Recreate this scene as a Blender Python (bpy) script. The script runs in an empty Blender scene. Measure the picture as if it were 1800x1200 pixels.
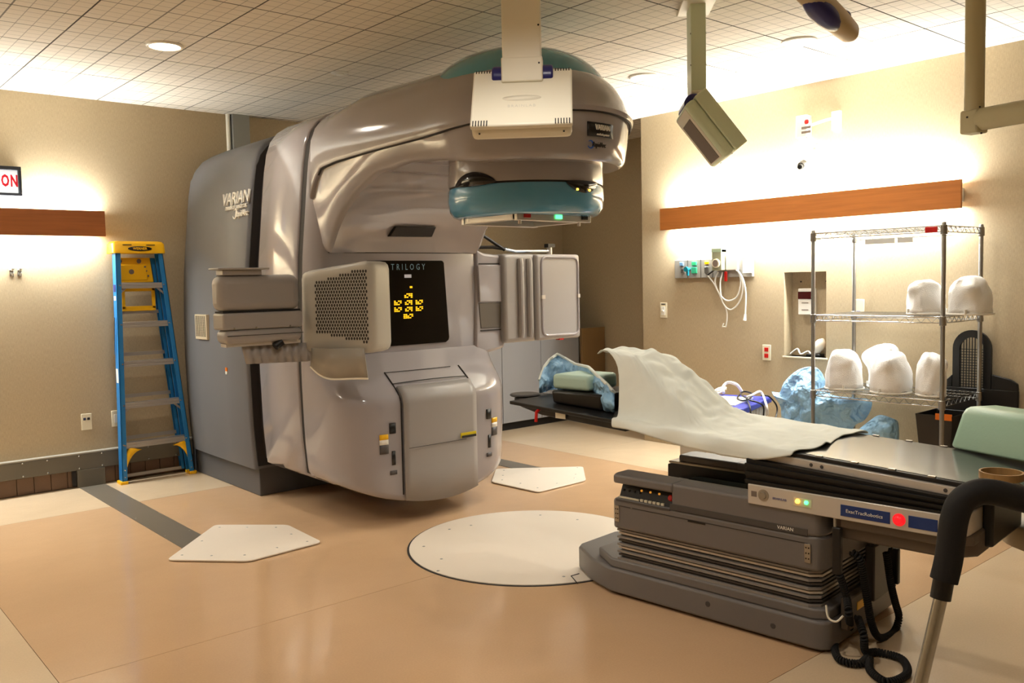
import bpy, math, random
import numpy as np
from mathutils import Vector, Matrix

random.seed(7)
SC = bpy.context.scene
COL = SC.collection

# ------------------------------------------------------------------ camera
FPX, YAW, PITCH, ROLL, EYE = 1535.4, .7108, .0682, .0218, 1.37
def _rot():
    c, s = math.cos(YAW), math.sin(YAW)
    L = np.array([[c, -s, 0], [s, c, 0], [0, 0, 1.]])
    cp, sp = math.cos(PITCH), math.sin(PITCH)
    P = np.array([[1, 0, 0], [0, cp, -sp], [0, sp, cp]])
    cr, sr = math.cos(ROLL), math.sin(ROLL)
    return np.array([[cr, 0, -sr], [0, 1, 0], [sr, 0, cr]]) @ P @ L
RC = _rot()                                   # rows: right, forward, up
EYEP = np.array([0, 0, EYE])
cam_data = bpy.data.cameras.new('camera')
cam = bpy.data.objects.new('camera', cam_data)
COL.objects.link(cam)
cam_data.sensor_width = 36
cam_data.lens = 36 * FPX / 1800
cam_data.clip_start = .02
m = Matrix.Identity(4)
for i in range(3):
    m[i][0], m[i][1], m[i][2] = RC[0][i], RC[2][i], -RC[1][i]
m[2][3] = EYE
cam.matrix_world = m
SC.camera = cam

# a pixel gives a direction; the plane it is cut with gives the distance
def _ray(x, y):
    return RC.T @ np.array([(x - 900) / FPX, 1, -(y - 600) / FPX])
def pz(x, y, z):
    d = _ray(x, y); return EYEP + d * (z - EYE) / d[2]
def pX(x, y, v):
    d = _ray(x, y); return EYEP + d * v / d[0]
def pY(x, y, v):
    d = _ray(x, y); return EYEP + d * v / d[1]

# ------------------------------------------------------------------ light
w = bpy.data.worlds.new('world'); SC.world = w; w.use_nodes = True
w.node_tree.nodes['Background'].inputs[0].default_value = (.9, .85, .8, 1)
w.node_tree.nodes['Background'].inputs[1].default_value = .05
vs = SC.view_settings
vs.view_transform = 'Standard'; vs.look = 'None'; vs.gamma = 1; vs.use_curve_mapping = False
vs.exposure = 0.0
FLUO = (.96, 1.0, .98)
WARM = (1.0, .94, .84)
P_UP, P_DOWN, P_CAN = 105, 80, 44
def area_light(name, loc, direction, sx, sy, power, color):
    l = bpy.data.lights.new(name, 'AREA'); l.shape = 'RECTANGLE'; l.size = sx; l.size_y = sy
    l.energy = power; l.color = color
    o = bpy.data.objects.new(name, l); COL.objects.link(o); o.location = loc
    o.rotation_euler = Vector(direction).to_track_quat('-Z', 'Y').to_euler()
    return o
def spot_light(name, loc, power, color, angle=150, r=.07):
    l = bpy.data.lights.new(name, 'SPOT'); l.energy = power; l.color = color
    l.spot_size = math.radians(angle); l.spot_blend = .6; l.shadow_soft_size = r
    o = bpy.data.objects.new(name, l); COL.objects.link(o); o.location = loc
    return o

# ------------------------------------------------------------------ helpers
WLOC = {}
def wl(o):
    return WLOC.get(o.name, np.zeros(3)) if o else np.zeros(3)
def empty(name, loc=(0, 0, 0)):
    o = bpy.data.objects.new(name, None); COL.objects.link(o)
    o.empty_display_size = .05; o.location = loc; WLOC[o.name] = np.array(loc, float)
    return o
def tag(o, label=None, cat=None, group=None, kind=None):
    if label: o['label'] = label
    if cat: o['category'] = cat
    if group: o['group'] = group
    if kind: o['kind'] = kind
    return o
def thing(name, label, cat, loc=(0, 0, 0), group=None):
    return tag(empty(name, loc), label, cat, group)
def nrm(v):
    v = np.array(v, float); n = np.linalg.norm(v); return v / n if n else v

class MB:
    def __init__(s, T=None):
        s.v = []; s.f = []; s.T = T
    def add(s, vs, fs):
        b = len(s.v)
        s.v += [tuple(map(float, p)) for p in vs]; s.f += [tuple(i + b for i in f) for f in fs]
        return s
    def box(s, x0, x1, y0, y1, z0, z1):
        return s.add([(x, y, z) for z in (z0, z1) for y in (y0, y1) for x in (x0, x1)],
                     [(0, 2, 3, 1), (4, 5, 7, 6), (0, 1, 5, 4), (1, 3, 7, 5), (3, 2, 6, 7), (2, 0, 4, 6)])
    def obox(s, c, ax, h):
        c = np.array(c, float); A = [nrm(a) * k for a, k in zip(ax, h)]
        return s.add([c + A[0] * i + A[1] * j + A[2] * k for k in (-1, 1) for j in (-1, 1) for i in (-1, 1)],
                     [(0, 2, 3, 1), (4, 5, 7, 6), (0, 1, 5, 4), (1, 3, 7, 5), (3, 2, 6, 7), (2, 0, 4, 6)])
    def loft(s, rings, closed=True, cap0=True, cap1=True):
        n = len(rings[0]); vs = [p for r in rings for p in r]; fs = []
        for i in range(len(rings) - 1):
            for j in range(n if closed else n - 1):
                k = (j + 1) % n
                fs.append((i * n + j, i * n + k, (i + 1) * n + k, (i + 1) * n + j))
        if cap0: fs.append(tuple(range(n - 1, -1, -1)))
        if cap1: fs.append(tuple((len(rings) - 1) * n + j for j in range(n)))
        return s.add(vs, fs)
    def prism(s, poly, ext):
        e = np.array(ext, float)
        return s.loft([[np.array(p, float) for p in poly], [np.array(p, float) + e for p in poly]])
    def tube(s, pts, r, n=8, caps=True):
        P = [np.array(p, float) for p in pts]; m = len(P)
        R = list(r) if hasattr(r, '__len__') else [r] * m
        t = [nrm(P[min(i + 1, m - 1)] - P[max(i - 1, 0)]) for i in range(m)]
        a = np.array([0, 0, 1.]) if abs(t[0][2]) < .9 else np.array([1., 0, 0])
        u = nrm(np.cross(a, t[0])); rings = []
        for i in range(m):
            u = nrm(u - t[i] * (u @ t[i])); w_ = np.cross(t[i], u)
            rings.append([P[i] + R[i] * (u * math.cos(2 * math.pi * k / n) + w_ * math.sin(2 * math.pi * k / n)) for k in range(n)])
        return s.loft(rings, True, caps, caps)
    def cyl(s, a, b, r, n=16):
        return s.tube([a, b], r, n)
    def lathe(s, prof, c=(0, 0, 0), ax='z', n=32, caps=True):
        c = np.array(c, float)
        if isinstance(ax, str): A = {'z': (0, 0, 1), 'x': (1, 0, 0), 'y': (0, 1, 0)}[ax]
        else: A = ax
        A = nrm(A); h = np.array([1., 0, 0]) if abs(A[0]) < .9 else np.array([0, 1., 0])
        U = nrm(np.cross(A, h)); V = np.cross(A, U)
        return s.loft([[c + A * z + (U * math.cos(2 * math.pi * k / n) + V * math.sin(2 * math.pi * k / n)) * r for k in range(n)]
                       for r, z in prof], True, caps, caps)
    def grid(s, P):
        return s.loft(P, False, False, False)
    def ball(s, c, r, n=12, sc=(1, 1, 1)):
        rows = []
        for i in range(1, n // 2):
            a = math.pi * i / (n // 2)
            rows.append([(c[0] + r * sc[0] * math.sin(a) * math.cos(2 * math.pi * k / n), c[1] + r * sc[1] * math.sin(a) * math.sin(2 * math.pi * k / n),
                          c[2] - r * sc[2] * math.cos(a)) for k in range(n)])
        return s.loft(rows)
    def build(s, name, mat, parent=None, smooth=35, bevel=0, seg=2, origin=None, thick=0, sub=0):
        me = bpy.data.meshes.new(name)
        V = np.array([s.T(p) if s.T else p for p in s.v], float)
        if parent is not None: off = wl(parent)
        elif origin is not None: off = np.array(origin, float)
        else:
            off = (V.min(0) + V.max(0)) / 2; off[2] = V[:, 2].min()
        V = V - off
        me.from_pydata([tuple(p) for p in V], [], s.f); me.validate()
        import bmesh
        bm = bmesh.new(); bm.from_mesh(me); bmesh.ops.recalc_face_normals(bm, faces=bm.faces); bm.to_mesh(me); bm.free()
        if mat is not None: me.materials.append(mat)
        o = bpy.data.objects.new(name, me); COL.objects.link(o)
        if parent is not None: o.parent = parent; WLOC[o.name] = off
        else: o.location = off; WLOC[o.name] = off
        if smooth:
            me.polygons.foreach_set('use_smooth', [True] * len(me.polygons)); me.set_sharp_from_angle(angle=math.radians(smooth))
        if sub:
            md = o.modifiers.new('sub', 'SUBSURF'); md.levels = md.render_levels = sub
        if thick:
            md = o.modifiers.new('solid', 'SOLIDIFY'); md.thickness = thick; md.offset = 0
        if bevel:
            md = o.modifiers.new('bevel', 'BEVEL'); md.width = bevel; md.segments = seg; md.limit_method = 'ANGLE'; md.angle_limit = math.radians(40)
            md.harden_normals = False
        return o
def copy_at(src, loc, parent=None):
    """one object again, sharing its mesh; loc is in world space"""
    c = src.copy(); COL.objects.link(c); c.parent = parent
    c.location = np.array(loc, float) - wl(parent); WLOC[c.name] = np.array(loc, float)
    return c
def text_mesh(name, body, size, origin, xdir, ydir, mat, parent, align='CENTER', depth=.001, shear=0, spacing=1, xs=1, bold=0):
    cu = bpy.data.curves.new(name, 'FONT'); cu.body = body; cu.size = size; cu.align_x = align; cu.align_y = 'CENTER'
    cu.extrude = depth; cu.resolution_u = 2; cu.shear = shear; cu.space_character = spacing; cu.offset = bold
    t = bpy.data.objects.new(name + '_curve', cu); COL.objects.link(t)
    bpy.context.view_layer.update()
    me = bpy.data.meshes.new_from_object(t.evaluated_get(bpy.context.evaluated_depsgraph_get()))
    bpy.data.objects.remove(t); bpy.data.curves.remove(cu)
    X, Y = nrm(xdir), nrm(ydir); Z = np.cross(X, Y); off = wl(parent)
    for vtx in me.vertices:
        p = np.array(origin) + X * (vtx.co[0] * xs) + Y * vtx.co[1] + Z * vtx.co[2] - off
        vtx.co = p
    me.name = name; me.materials.clear(); me.materials.append(mat)
    o = bpy.data.objects.new(name, me); COL.objects.link(o); o.parent = parent; WLOC[o.name] = off
    return o

# ------------------------------------------------------------------ materials
def lin(c):
    return tuple(((x / 255) / 12.92 if x / 255 <= .04045 else ((x / 255 + .055) / 1.055) ** 2.4) for x in c)
def mat(name, rgb, rough=.5, metal=0, spec=.5, coat=0, noise=None, bump=None, emit=None, trans=0, alpha=1, sheen=0, ior=1.45):
    """noise=(scale, amount) mottles the colour; bump=(scale, strength, distance)"""
    M = bpy.data.materials.new(name); M.use_nodes = True
    nt = M.node_tree; b = nt.nodes['Principled BSDF']
    c = lin(rgb)
    b.inputs['Base Color'].default_value = (*c, 1); b.inputs['Roughness'].default_value = rough
    b.inputs['Metallic'].default_value = metal; b.inputs['Specular IOR Level'].default_value = spec
    b.inputs['Coat Weight'].default_value = coat; b.inputs['Coat Roughness'].default_value = .04
    b.inputs['Transmission Weight'].default_value = trans; b.inputs['Alpha'].default_value = alpha
    b.inputs['Sheen Weight'].default_value = sheen; b.inputs['IOR'].default_value = ior
    if emit:
        b.inputs['Emission Color'].default_value = (*lin(emit[0]), 1); b.inputs['Emission Strength'].default_value = emit[1]
    tc = nt.nodes.new('ShaderNodeTexCoord')
    if noise:
        n = nt.nodes.new('ShaderNodeTexNoise'); n.inputs['Scale'].default_value = noise[0]; n.inputs['Detail'].default_value = 5
        nt.links.new(tc.outputs['Object'], n.inputs['Vector'])
        mx = nt.nodes.new('ShaderNodeMix'); mx.data_type = 'RGBA'
        a = noise[1]
        mx.inputs['A'].default_value = (*[x * (1 - a) for x in c], 1); mx.inputs['B'].default_value = (*[min(1, x * (1 + a)) for x in c], 1)
        nt.links.new(n.outputs['Fac'], mx.inputs['Factor']); nt.links.new(mx.outputs['Result'], b.inputs['Base Color'])
    if bump:
        n = nt.nodes.new('ShaderNodeTexNoise'); n.inputs['Scale'].default_value = bump[0]; n.inputs['Detail'].default_value = 4
        nt.links.new(tc.outputs['Object'], n.inputs['Vector'])
        bp = nt.nodes.new('ShaderNodeBump'); bp.inputs['Strength'].default_value = bump[1]; bp.inputs['Distance'].default_value = bump[2]
        nt.links.new(n.outputs['Fac'], bp.inputs['Height']); nt.links.new(bp.outputs['Normal'], b.inputs['Normal'])
    return M
def wall_mat(name, rgb):
    """woven vinyl wall covering: short threads both ways"""
    M = mat(name, rgb, .75, spec=.3)
    nt = M.node_tree; b = nt.nodes['Principled BSDF']; tc = nt.nodes['Texture Coordinate']; c = lin(rgb)
    outs = []
    for sc in ((60, 60, 900), (260, 260, 40)):
        mp = nt.nodes.new('ShaderNodeMapping'); mp.inputs['Scale'].default_value = sc
        n = nt.nodes.new('ShaderNodeTexNoise'); n.inputs['Scale'].default_value = 1; n.inputs['Detail'].default_value = 2
        nt.links.new(tc.outputs['Object'], mp.inputs['Vector']); nt.links.new(mp.outputs['Vector'], n.inputs['Vector']); outs.append(n)
    ad = nt.nodes.new('ShaderNodeMath'); ad.operation = 'ADD'
    nt.links.new(outs[0].outputs['Fac'], ad.inputs[0]); nt.links.new(outs[1].outputs['Fac'], ad.inputs[1])
    mr = nt.nodes.new('ShaderNodeMapRange'); mr.inputs['From Min'].default_value = .7; mr.inputs['From Max'].default_value = 1.3
    nt.links.new(ad.outputs[0], mr.inputs['Value'])
    mx = nt.nodes.new('ShaderNodeMix'); mx.data_type = 'RGBA'
    mx.inputs['A'].default_value = (*[x * .86 for x in c], 1); mx.inputs['B'].default_value = (*[x * 1.1 for x in c], 1)
    nt.links.new(mr.outputs['Result'], mx.inputs['Factor']); nt.links.new(mx.outputs['Result'], b.inputs['Base Color'])
    bp = nt.nodes.new('ShaderNodeBump'); bp.inputs['Strength'].default_value = .25; bp.inputs['Distance'].default_value = .001
    nt.links.new(ad.outputs[0], bp.inputs['Height']); nt.links.new(bp.outputs['Normal'], b.inputs['Normal'])
    return M
def wood_mat(name, rgb, rough=.35, axis=1):
    M = mat(name, rgb, rough)
    nt = M.node_tree; b = nt.nodes['Principled BSDF']; tc = nt.nodes['Texture Coordinate']; c = lin(rgb)
    sc = [70, 70, 70]; sc[axis] = 3
    mp = nt.nodes.new('ShaderNodeMapping'); mp.inputs['Scale'].default_value = sc
    n = nt.nodes.new('ShaderNodeTexNoise'); n.inputs['Scale'].default_value = 1; n.inputs['Detail'].default_value = 5; n.inputs['Distortion'].default_value = .6
    nt.links.new(tc.outputs['Object'], mp.inputs['Vector']); nt.links.new(mp.outputs['Vector'], n.inputs['Vector'])
    mx = nt.nodes.new('ShaderNodeMix'); mx.data_type = 'RGBA'
    mx.inputs['A'].default_value = (*[x * .72 for x in c], 1); mx.inputs['B'].default_value = (*[x * 1.22 for x in c], 1)
    nt.links.new(n.outputs['Fac'], mx.inputs['Factor']); nt.links.new(mx.outputs['Result'], b.inputs['Base Color'])
    return M
def floor_mat(name, rgb, amt=.06, rough=.11):
    """waxed vinyl sheet: fine speckle, slow mottling, faint ripple in the wax"""
    M = mat(name, rgb, rough, spec=.45)
    nt = M.node_tree; b = nt.nodes['Principled BSDF']; tc = nt.nodes['Texture Coordinate']; c = lin(rgb)
    a1 = nt.nodes.new('ShaderNodeTexNoise'); a1.inputs['Scale'].default_value = 140; a1.inputs['Detail'].default_value = 2
    a2 = nt.nodes.new('ShaderNodeTexNoise'); a2.inputs['Scale'].default_value = 2.2; a2.inputs['Detail'].default_value = 4
    for n in (a1, a2): nt.links.new(tc.outputs['Object'], n.inputs['Vector'])
    ad = nt.nodes.new('ShaderNodeMath'); ad.operation = 'ADD'
    nt.links.new(a1.outputs['Fac'], ad.inputs[0]); nt.links.new(a2.outputs['Fac'], ad.inputs[1])
    mr = nt.nodes.new('ShaderNodeMapRange'); mr.inputs['From Min'].default_value = .6; mr.inputs['From Max'].default_value = 1.4
    nt.links.new(ad.outputs[0], mr.inputs['Value'])
    mx = nt.nodes.new('ShaderNodeMix'); mx.data_type = 'RGBA'
    mx.inputs['A'].default_value = (*[x * (1 - amt) for x in c], 1); mx.inputs['B'].default_value = (*[x * (1 + amt) for x in c], 1)
    nt.links.new(mr.outputs['Result'], mx.inputs['Factor']); nt.links.new(mx.outputs['Result'], b.inputs['Base Color'])
    a3 = nt.nodes.new('ShaderNodeTexNoise'); a3.inputs['Scale'].default_value = 9; a3.inputs['Detail'].default_value = 2
    nt.links.new(tc.outputs['Object'], a3.inputs['Vector'])
    bp = nt.nodes.new('ShaderNodeBump'); bp.inputs['Strength'].default_value = .05; bp.inputs['Distance'].default_value = .02
    nt.links.new(a3.outputs['Fac'], bp.inputs['Height']); nt.links.new(bp.outputs['Normal'], b.inputs['Normal'])
    rr = nt.nodes.new('ShaderNodeMapRange'); rr.inputs['To Min'].default_value = rough * .7; rr.inputs['To Max'].default_value = rough * 1.5
    nt.links.new(a2.outputs['Fac'], rr.inputs['Value']); nt.links.new(rr.outputs['Result'], b.inputs['Roughness'])
    return M
def tile_mat(name, rgb):
    """acoustic tile scored into small squares, finely pitted"""
    M = mat(name, rgb, .9, spec=.2)
    nt = M.node_tree; b = nt.nodes['Principled BSDF']; tc = nt.nodes['Texture Coordinate']; c = lin(rgb)
    sep = nt.nodes.new('ShaderNodeSeparateXYZ'); nt.links.new(tc.outputs['Object'], sep.inputs[0])
    def math_(op, a, bb=None):
        n = nt.nodes.new('ShaderNodeMath'); n.operation = op
        for i, x in enumerate((a, bb)):
            if x is None: continue
            if isinstance(x, (int, float)): n.inputs[i].default_value = x
            else: nt.links.new(x, n.inputs[i])
        return n.outputs[0]
    def line(sock, pitch, half):
        f = math_('FRACT', math_('DIVIDE', math_('ADD', sock, 100 * pitch + pitch / 2), pitch))
        d = math_('ABSOLUTE', math_('SUBTRACT', f, .5))          # 0 on the line
        return math_('LESS_THAN', math_('MULTIPLY', d, pitch), half)
    L = math_('MAXIMUM', line(sep.outputs[0], .0762, .0022), line(sep.outputs[1], .0762, .0022))
    L2 = math_('MAXIMUM', line(sep.outputs[0], .3048, .0042), line(sep.outputs[1], .3048, .0042))
    fac = math_('MAXIMUM', math_('MULTIPLY', L, .62), math_('MULTIPLY', L2, .95))
    mx = nt.nodes.new('ShaderNodeMix'); mx.data_type = 'RGBA'
    mx.inputs['A'].default_value = (*c, 1); mx.inputs['B'].default_value = (*[x * .3 for x in c], 1)
    nt.links.new(fac, mx.inputs['Factor']); nt.links.new(mx.outputs['Result'], b.inputs['Base Color'])
    n = nt.nodes.new('ShaderNodeTexNoise'); n.inputs['Scale'].default_value = 160; nt.links.new(tc.outputs['Object'], n.inputs['Vector'])
    bp = nt.nodes.new('ShaderNodeBump'); bp.inputs['Strength'].default_value = .3; bp.inputs['Distance'].default_value = .002
    nt.links.new(math_('SUBTRACT', n.outputs['Fac'], fac), bp.inputs['Height']); nt.links.new(bp.outputs['Normal'], b.inputs['Normal'])
    return M

def crumple_mat(name, rgb, scale=8, strength=.8, rough=.38):
    """thin sheet crumpled into flat facets with sharp creases"""
    M = mat(name, rgb, rough, noise=(6, .12))
    nt = M.node_tree; b = nt.nodes['Principled BSDF']; tc = nt.nodes['Texture Coordinate']
    n = nt.nodes.new('ShaderNodeTexNoise'); n.inputs['Scale'].default_value = scale * .8; n.inputs['Detail'].default_value = 3
    nt.links.new(tc.outputs['Object'], n.inputs['Vector'])
    mx = nt.nodes.new('ShaderNodeMix'); mx.data_type = 'VECTOR'; mx.inputs['Factor'].default_value = .22
    nt.links.new(tc.outputs['Object'], mx.inputs['A']); nt.links.new(n.outputs['Color'], mx.inputs['B'])
    h = []
    for k in (1, 2.3):
        v = nt.nodes.new('ShaderNodeTexVoronoi'); v.inputs['Scale'].default_value = scale * k
        nt.links.new(mx.outputs['Result'], v.inputs['Vector']); h.append(v)
    ad = nt.nodes.new('ShaderNodeMath'); ad.operation = 'MULTIPLY_ADD'; ad.inputs[1].default_value = .4
    nt.links.new(h[1].outputs['Distance'], ad.inputs[0]); nt.links.new(h[0].outputs['Distance'], ad.inputs[2])
    bp = nt.nodes.new('ShaderNodeBump'); bp.inputs['Strength'].default_value = strength; bp.inputs['Distance'].default_value = .06
    nt.links.new(ad.outputs[0], bp.inputs['Height']); nt.links.new(bp.outputs['Normal'], b.inputs['Normal'])
    return M

M_WALL = wall_mat('wall covering', (180, 162, 132))
M_TILE = tile_mat('scored ceiling tile', (226, 218, 204))
M_TBAR = mat('ceiling grid bar', (150, 140, 122), .6)
M_FLOOR = floor_mat('tan vinyl floor', (204, 169, 132))
M_CREAM = floor_mat('cream vinyl border', (216, 192, 160))
M_STRIP = mat('grey floor duct cover', (112, 104, 92), .3, noise=(6, .08))
M_SKIRT = mat('brown skirting tile', (112, 86, 66), .45, noise=(14, .15))
M_GROUT = mat('skirting grout', (90, 74, 60), .8)
M_DUCT = mat('grey wall trunking', (104, 98, 86), .5)
M_DUCT_EDGE = mat('light trunking edge', (160, 154, 142), .5)
M_OAK = wood_mat('oak light board', (176, 108, 52), .35, axis=1)
M_OAKX = wood_mat('oak light board across', (150, 88, 46), .35, axis=0)
M_WHITE = mat('white enamel', (236, 232, 222), .35)
M_PLATE = mat('white floor plate', (238, 226, 210), .35, noise=(3, .03))
M_IVORY = mat('ivory plastic', (228, 218, 190), .4)
M_BLACK = mat('black plastic', (22, 20, 19), .4)
M_RUBBER = mat('matt black rubber', (20, 18, 17), .75, bump=(60, .3, .003))
M_CHROME = mat('chrome wire', (190, 190, 188), .22, metal=1)
M_STEEL = mat('brushed steel', (170, 168, 164), .35, metal=1, noise=(30, .1))
M_ALU = mat('ladder aluminium', (176, 170, 164), .45, metal=.7, bump=(200, .2, .001))
M_RED = mat('red plastic', (200, 30, 24), .4)
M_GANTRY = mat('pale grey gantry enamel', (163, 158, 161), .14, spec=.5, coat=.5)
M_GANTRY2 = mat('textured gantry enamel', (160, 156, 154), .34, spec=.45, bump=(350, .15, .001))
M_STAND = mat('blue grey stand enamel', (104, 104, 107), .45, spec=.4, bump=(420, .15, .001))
M_KICK = mat('dark stand plinth', (88, 88, 90), .5)
M_SEAM = mat('dark seam', (42, 38, 36), .7)
M_DOME = mat('teal gantry dome', (88, 156, 176), .16, coat=.6)
M_BLUE = mat('steel blue collimator', (88, 156, 196), .18, coat=.6)
M_SCREEN = mat('black glass screen', (8, 7, 8), .06, spec=.6)
M_AMBER = mat('amber digits', (240, 190, 20), .5, emit=((255, 190, 20), 1.1))
M_GLOWG = mat('green lamp', (120, 230, 150), .3, emit=((80, 255, 140), 3))
M_GLOWY = mat('yellow lamp', (250, 200, 90), .3, emit=((255, 190, 70), 4))
M_GLOWR = mat('red lamp', (240, 30, 40), .3, emit=((255, 30, 40), .7))
M_COUCH = mat('grey couch enamel', (112, 107, 104), .42, noise=(4, .05))
M_COUCHD = mat('dark couch band', (74, 70, 68), .45)
M_SILVER = mat('silver couch fascia', (206, 200, 192), .3, metal=.35)
M_NAVY = mat('navy label', (24, 52, 112), .35)
M_TABLE = mat('steel table skin', (86, 86, 84), .16, metal=.55, noise=(5, .08))
M_BELLOW = mat('black bellows', (16, 15, 15), .5)
M_SHEET = crumple_mat('pale mint bed sheet', (238, 243, 236), 3.2, .22, .9)
M_SHEET2 = mat('cream bed sheet', (234, 226, 204), .9, sheen=.3, bump=(300, .15, .001))
M_BAG = crumple_mat('blue plastic bag', (158, 204, 240))
M_MINT = mat('mint vinyl cushion', (164, 198, 176), .4, bump=(90, .2, .002))
M_MASK = mat('white thermoplastic', (252, 251, 249), .5, bump=(220, .8, .004))
M_LADDER = mat('blue fibreglass', (36, 118, 182), .35, noise=(20, .1))
M_YELLOW = mat('yellow ladder plastic', (248, 190, 8), .4)
M_ORANGE = mat('orange plastic', (232, 120, 20), .4)
M_CREAMP = mat('cream housing', (238, 232, 214), .4)
M_MINTP = mat('pale green housing', (222, 234, 206), .4)
M_NAVYP = mat('indigo cap', (44, 44, 108), .3)
M_GREYP = mat('grey window', (120, 106, 96), .5)
M_BROWNB = mat('brown board', (130, 100, 62), .6)
M_TUBE = mat('clear tubing', (238, 234, 224), .2, alpha=.75)
M_WOODR = wood_mat('tan ring', (170, 132, 82), .5, axis=2)
# ================================================================== the room
XR, YL, CH = 5.65, 6.60, 2.705
XMIN, YMIN, XREC, YREC = -1.3, -1.3, 6.41, 4.86
def struct(o, kind='structure', **k):
    return tag(o, kind=kind, **k)

# floor: concrete slab under separate vinyl sheets, narrow joints between them
floor = struct(MB().box(XMIN, XREC + .1, YMIN, YL + .1, -.12, -.003).build('floor', M_GROUT, origin=(0, 0, 0)))
J = .0012
def sheet(x0, x1, y0, y1, m):
    MB().box(x0 + J, x1 - J, y0 + J, y1 - J, -.003, 0).build('vinyl_sheet', m, floor, smooth=0)
FX0, FX1, FY0, FYM, FY1 = .72, 4.82, 1.625, 3.31, 5.83
sheet(FX0, FX1, FY0, FYM, M_FLOOR); sheet(FX0, FX1, FYM, FY1, M_FLOOR)
sheet(XMIN, FX0, YMIN, FY1, M_CREAM); sheet(XMIN, FX1, FY1, YL, M_CREAM)
sheet(FX0, FX1, YMIN, FY0, M_CREAM); sheet(FX1, XR, YMIN, YREC, M_CREAM); sheet(FX1, XREC, YREC, YL, M_CREAM)

# walls
struct(MB().box(XMIN - .1, XREC + .1, YL, YL + .1, 0, 2.8).build('wall_left', M_WALL, smooth=0))
struct(MB().box(XMIN - .1, XMIN, YMIN, YL, 0, 2.8).build('wall_near', M_WALL, smooth=0))
struct(MB().box(XMIN - .1, XREC + .1, YMIN - .1, YMIN, 0, 2.8).build('wall_back', M_WALL, smooth=0))
struct(MB().box(XREC, XREC + .1, YREC, YL, 0, 2.8).build('wall_recess', M_WALL, smooth=0))
NY0, NY1, NZ0, NZ1, ND = 3.19, 3.52, .788, 1.395, .11
wr = MB()
wr.box(XR, XREC + .1, YMIN, NY0, 0, 2.8).box(XR, XREC + .1, NY1, YREC, 0, 2.8)
wr.box(XR, XREC + .1, NY0, NY1, 0, NZ0).box(XR, XREC + .1, NY0, NY1, NZ1, 2.8).box(XR + ND, XREC + .1, NY0, NY1, NZ0, NZ1)
wall_right = struct(wr.build('wall_right', M_WALL, smooth=0, origin=(0, 0, 0)))
MB().box(XR - .006, XR + ND, NY0 - .012, NY1 + .012, NZ0 - .012, NZ0).build('niche_sill', M_IVORY, wall_right, bevel=.002)
for y in (NY0 + .06, NY0 + .16, NY0 + .26): MB().cyl((XR + ND - .004, y, NZ1 - .07), (XR + ND + .002, y, NZ1 - .07), .006, 8).build('niche_screw_hole', M_SEAM, wall_right)

# ceiling: dark plenum slab, scored lay-in tiles
ceiling = struct(MB().box(XMIN - .1, XREC + .1, YMIN - .1, YL + .1, 2.8, 2.9).box(XMIN, XREC, YMIN, YL, CH + .02, 2.8).build('ceiling', M_TBAR, smooth=0, origin=(0, 0, 0)))
TP = .6096
x0l, y0l = 3.11 - 8 * TP, 4.035 - 9 * TP
tile_cache = {}
for i in range(0, 14):
    for j in range(0, 14):
        ox, oy = x0l + i * TP, y0l + j * TP
        xmax = XREC if oy + TP / 2 > YREC else XR
        a0, a1 = max(ox + .004, XMIN), min(ox + TP - .004, xmax)
        b0, b1 = max(oy + .004, YMIN), min(oy + TP - .004, YL)
        if a1 - a0 < .03 or b1 - b0 < .03: continue
        key = tuple(round(k, 4) for k in (a0 - ox, a1 - ox, b0 - oy, b1 - oy))
        if key in tile_cache: copy_at(tile_cache[key], (ox, oy, CH), ceiling)
        else:
            t = MB().box(a0 - ox, a1 - ox, b0 - oy, b1 - oy, 0, .018).build('ceiling_tile', M_TILE, None, smooth=0, origin=(0, 0, 0))
            t.parent = ceiling; t.location = (ox, oy, CH); WLOC[t.name] = np.array((ox, oy, CH)); tile_cache[key] = t

# left wall: tiled skirting under a screwed metal trunking
bb = struct(MB().box(XMIN, 2.445, YL - .006, YL, 0, .122).build('baseboard_left', M_GROUT, smooth=0, origin=(0, 0, 0)))
tsrc = MB().box(.001, .103, -.016, -.006, .004, .118).build('skirting_tile', M_SKIRT, None, bevel=.002, origin=(0, 0, 0))
tsrc.parent = bb; first = True
for k in range(23):
    x = .3 + k * .105
    if x + .105 > 2.44: break
    if first: tsrc.location = (x, YL, 0); WLOC[tsrc.name] = np.array((x, YL, 0)); first = False
    else: copy_at(tsrc, (x, YL, 0), bb)
tr = struct(MB().box(XMIN, 2.44, YL - .055, YL, .124, .236).build('trim_1', M_DUCT, bevel=.004, origin=(0, 0, 0)))
MB().box(XMIN, 2.44, YL - .058, YL, .236, .245).build('trunking_lip', M_DUCT_EDGE, tr)
MB().box(1.615, 1.795, YL - .058, YL - .017, .001, .124).build('trunking_drop', M_DUCT, tr, bevel=.003)
MB().box(1.585, 1.612, YL - .03, YL - .017, .01, .124).build('trunking_gap_cover', M_SEAM, tr)
s0 = None
for x in (.9, 1.28, 1.43, 1.63, 1.78, 2.1, 2.3):
    for z in (.137, .224):
        p = (x, YL - .0565, z)
        if s0 is None: s0 = MB().lathe([(.006, .002), (.006, 0), (.003, -.003)], (0, 0, 0), 'y', 10).build('screw', M_CHROME, None, origin=(0, 0, 0)); s0.parent = tr; s0.location = p; WLOC[s0.name] = np.array(p)
        else: copy_at(s0, p, tr)

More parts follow.
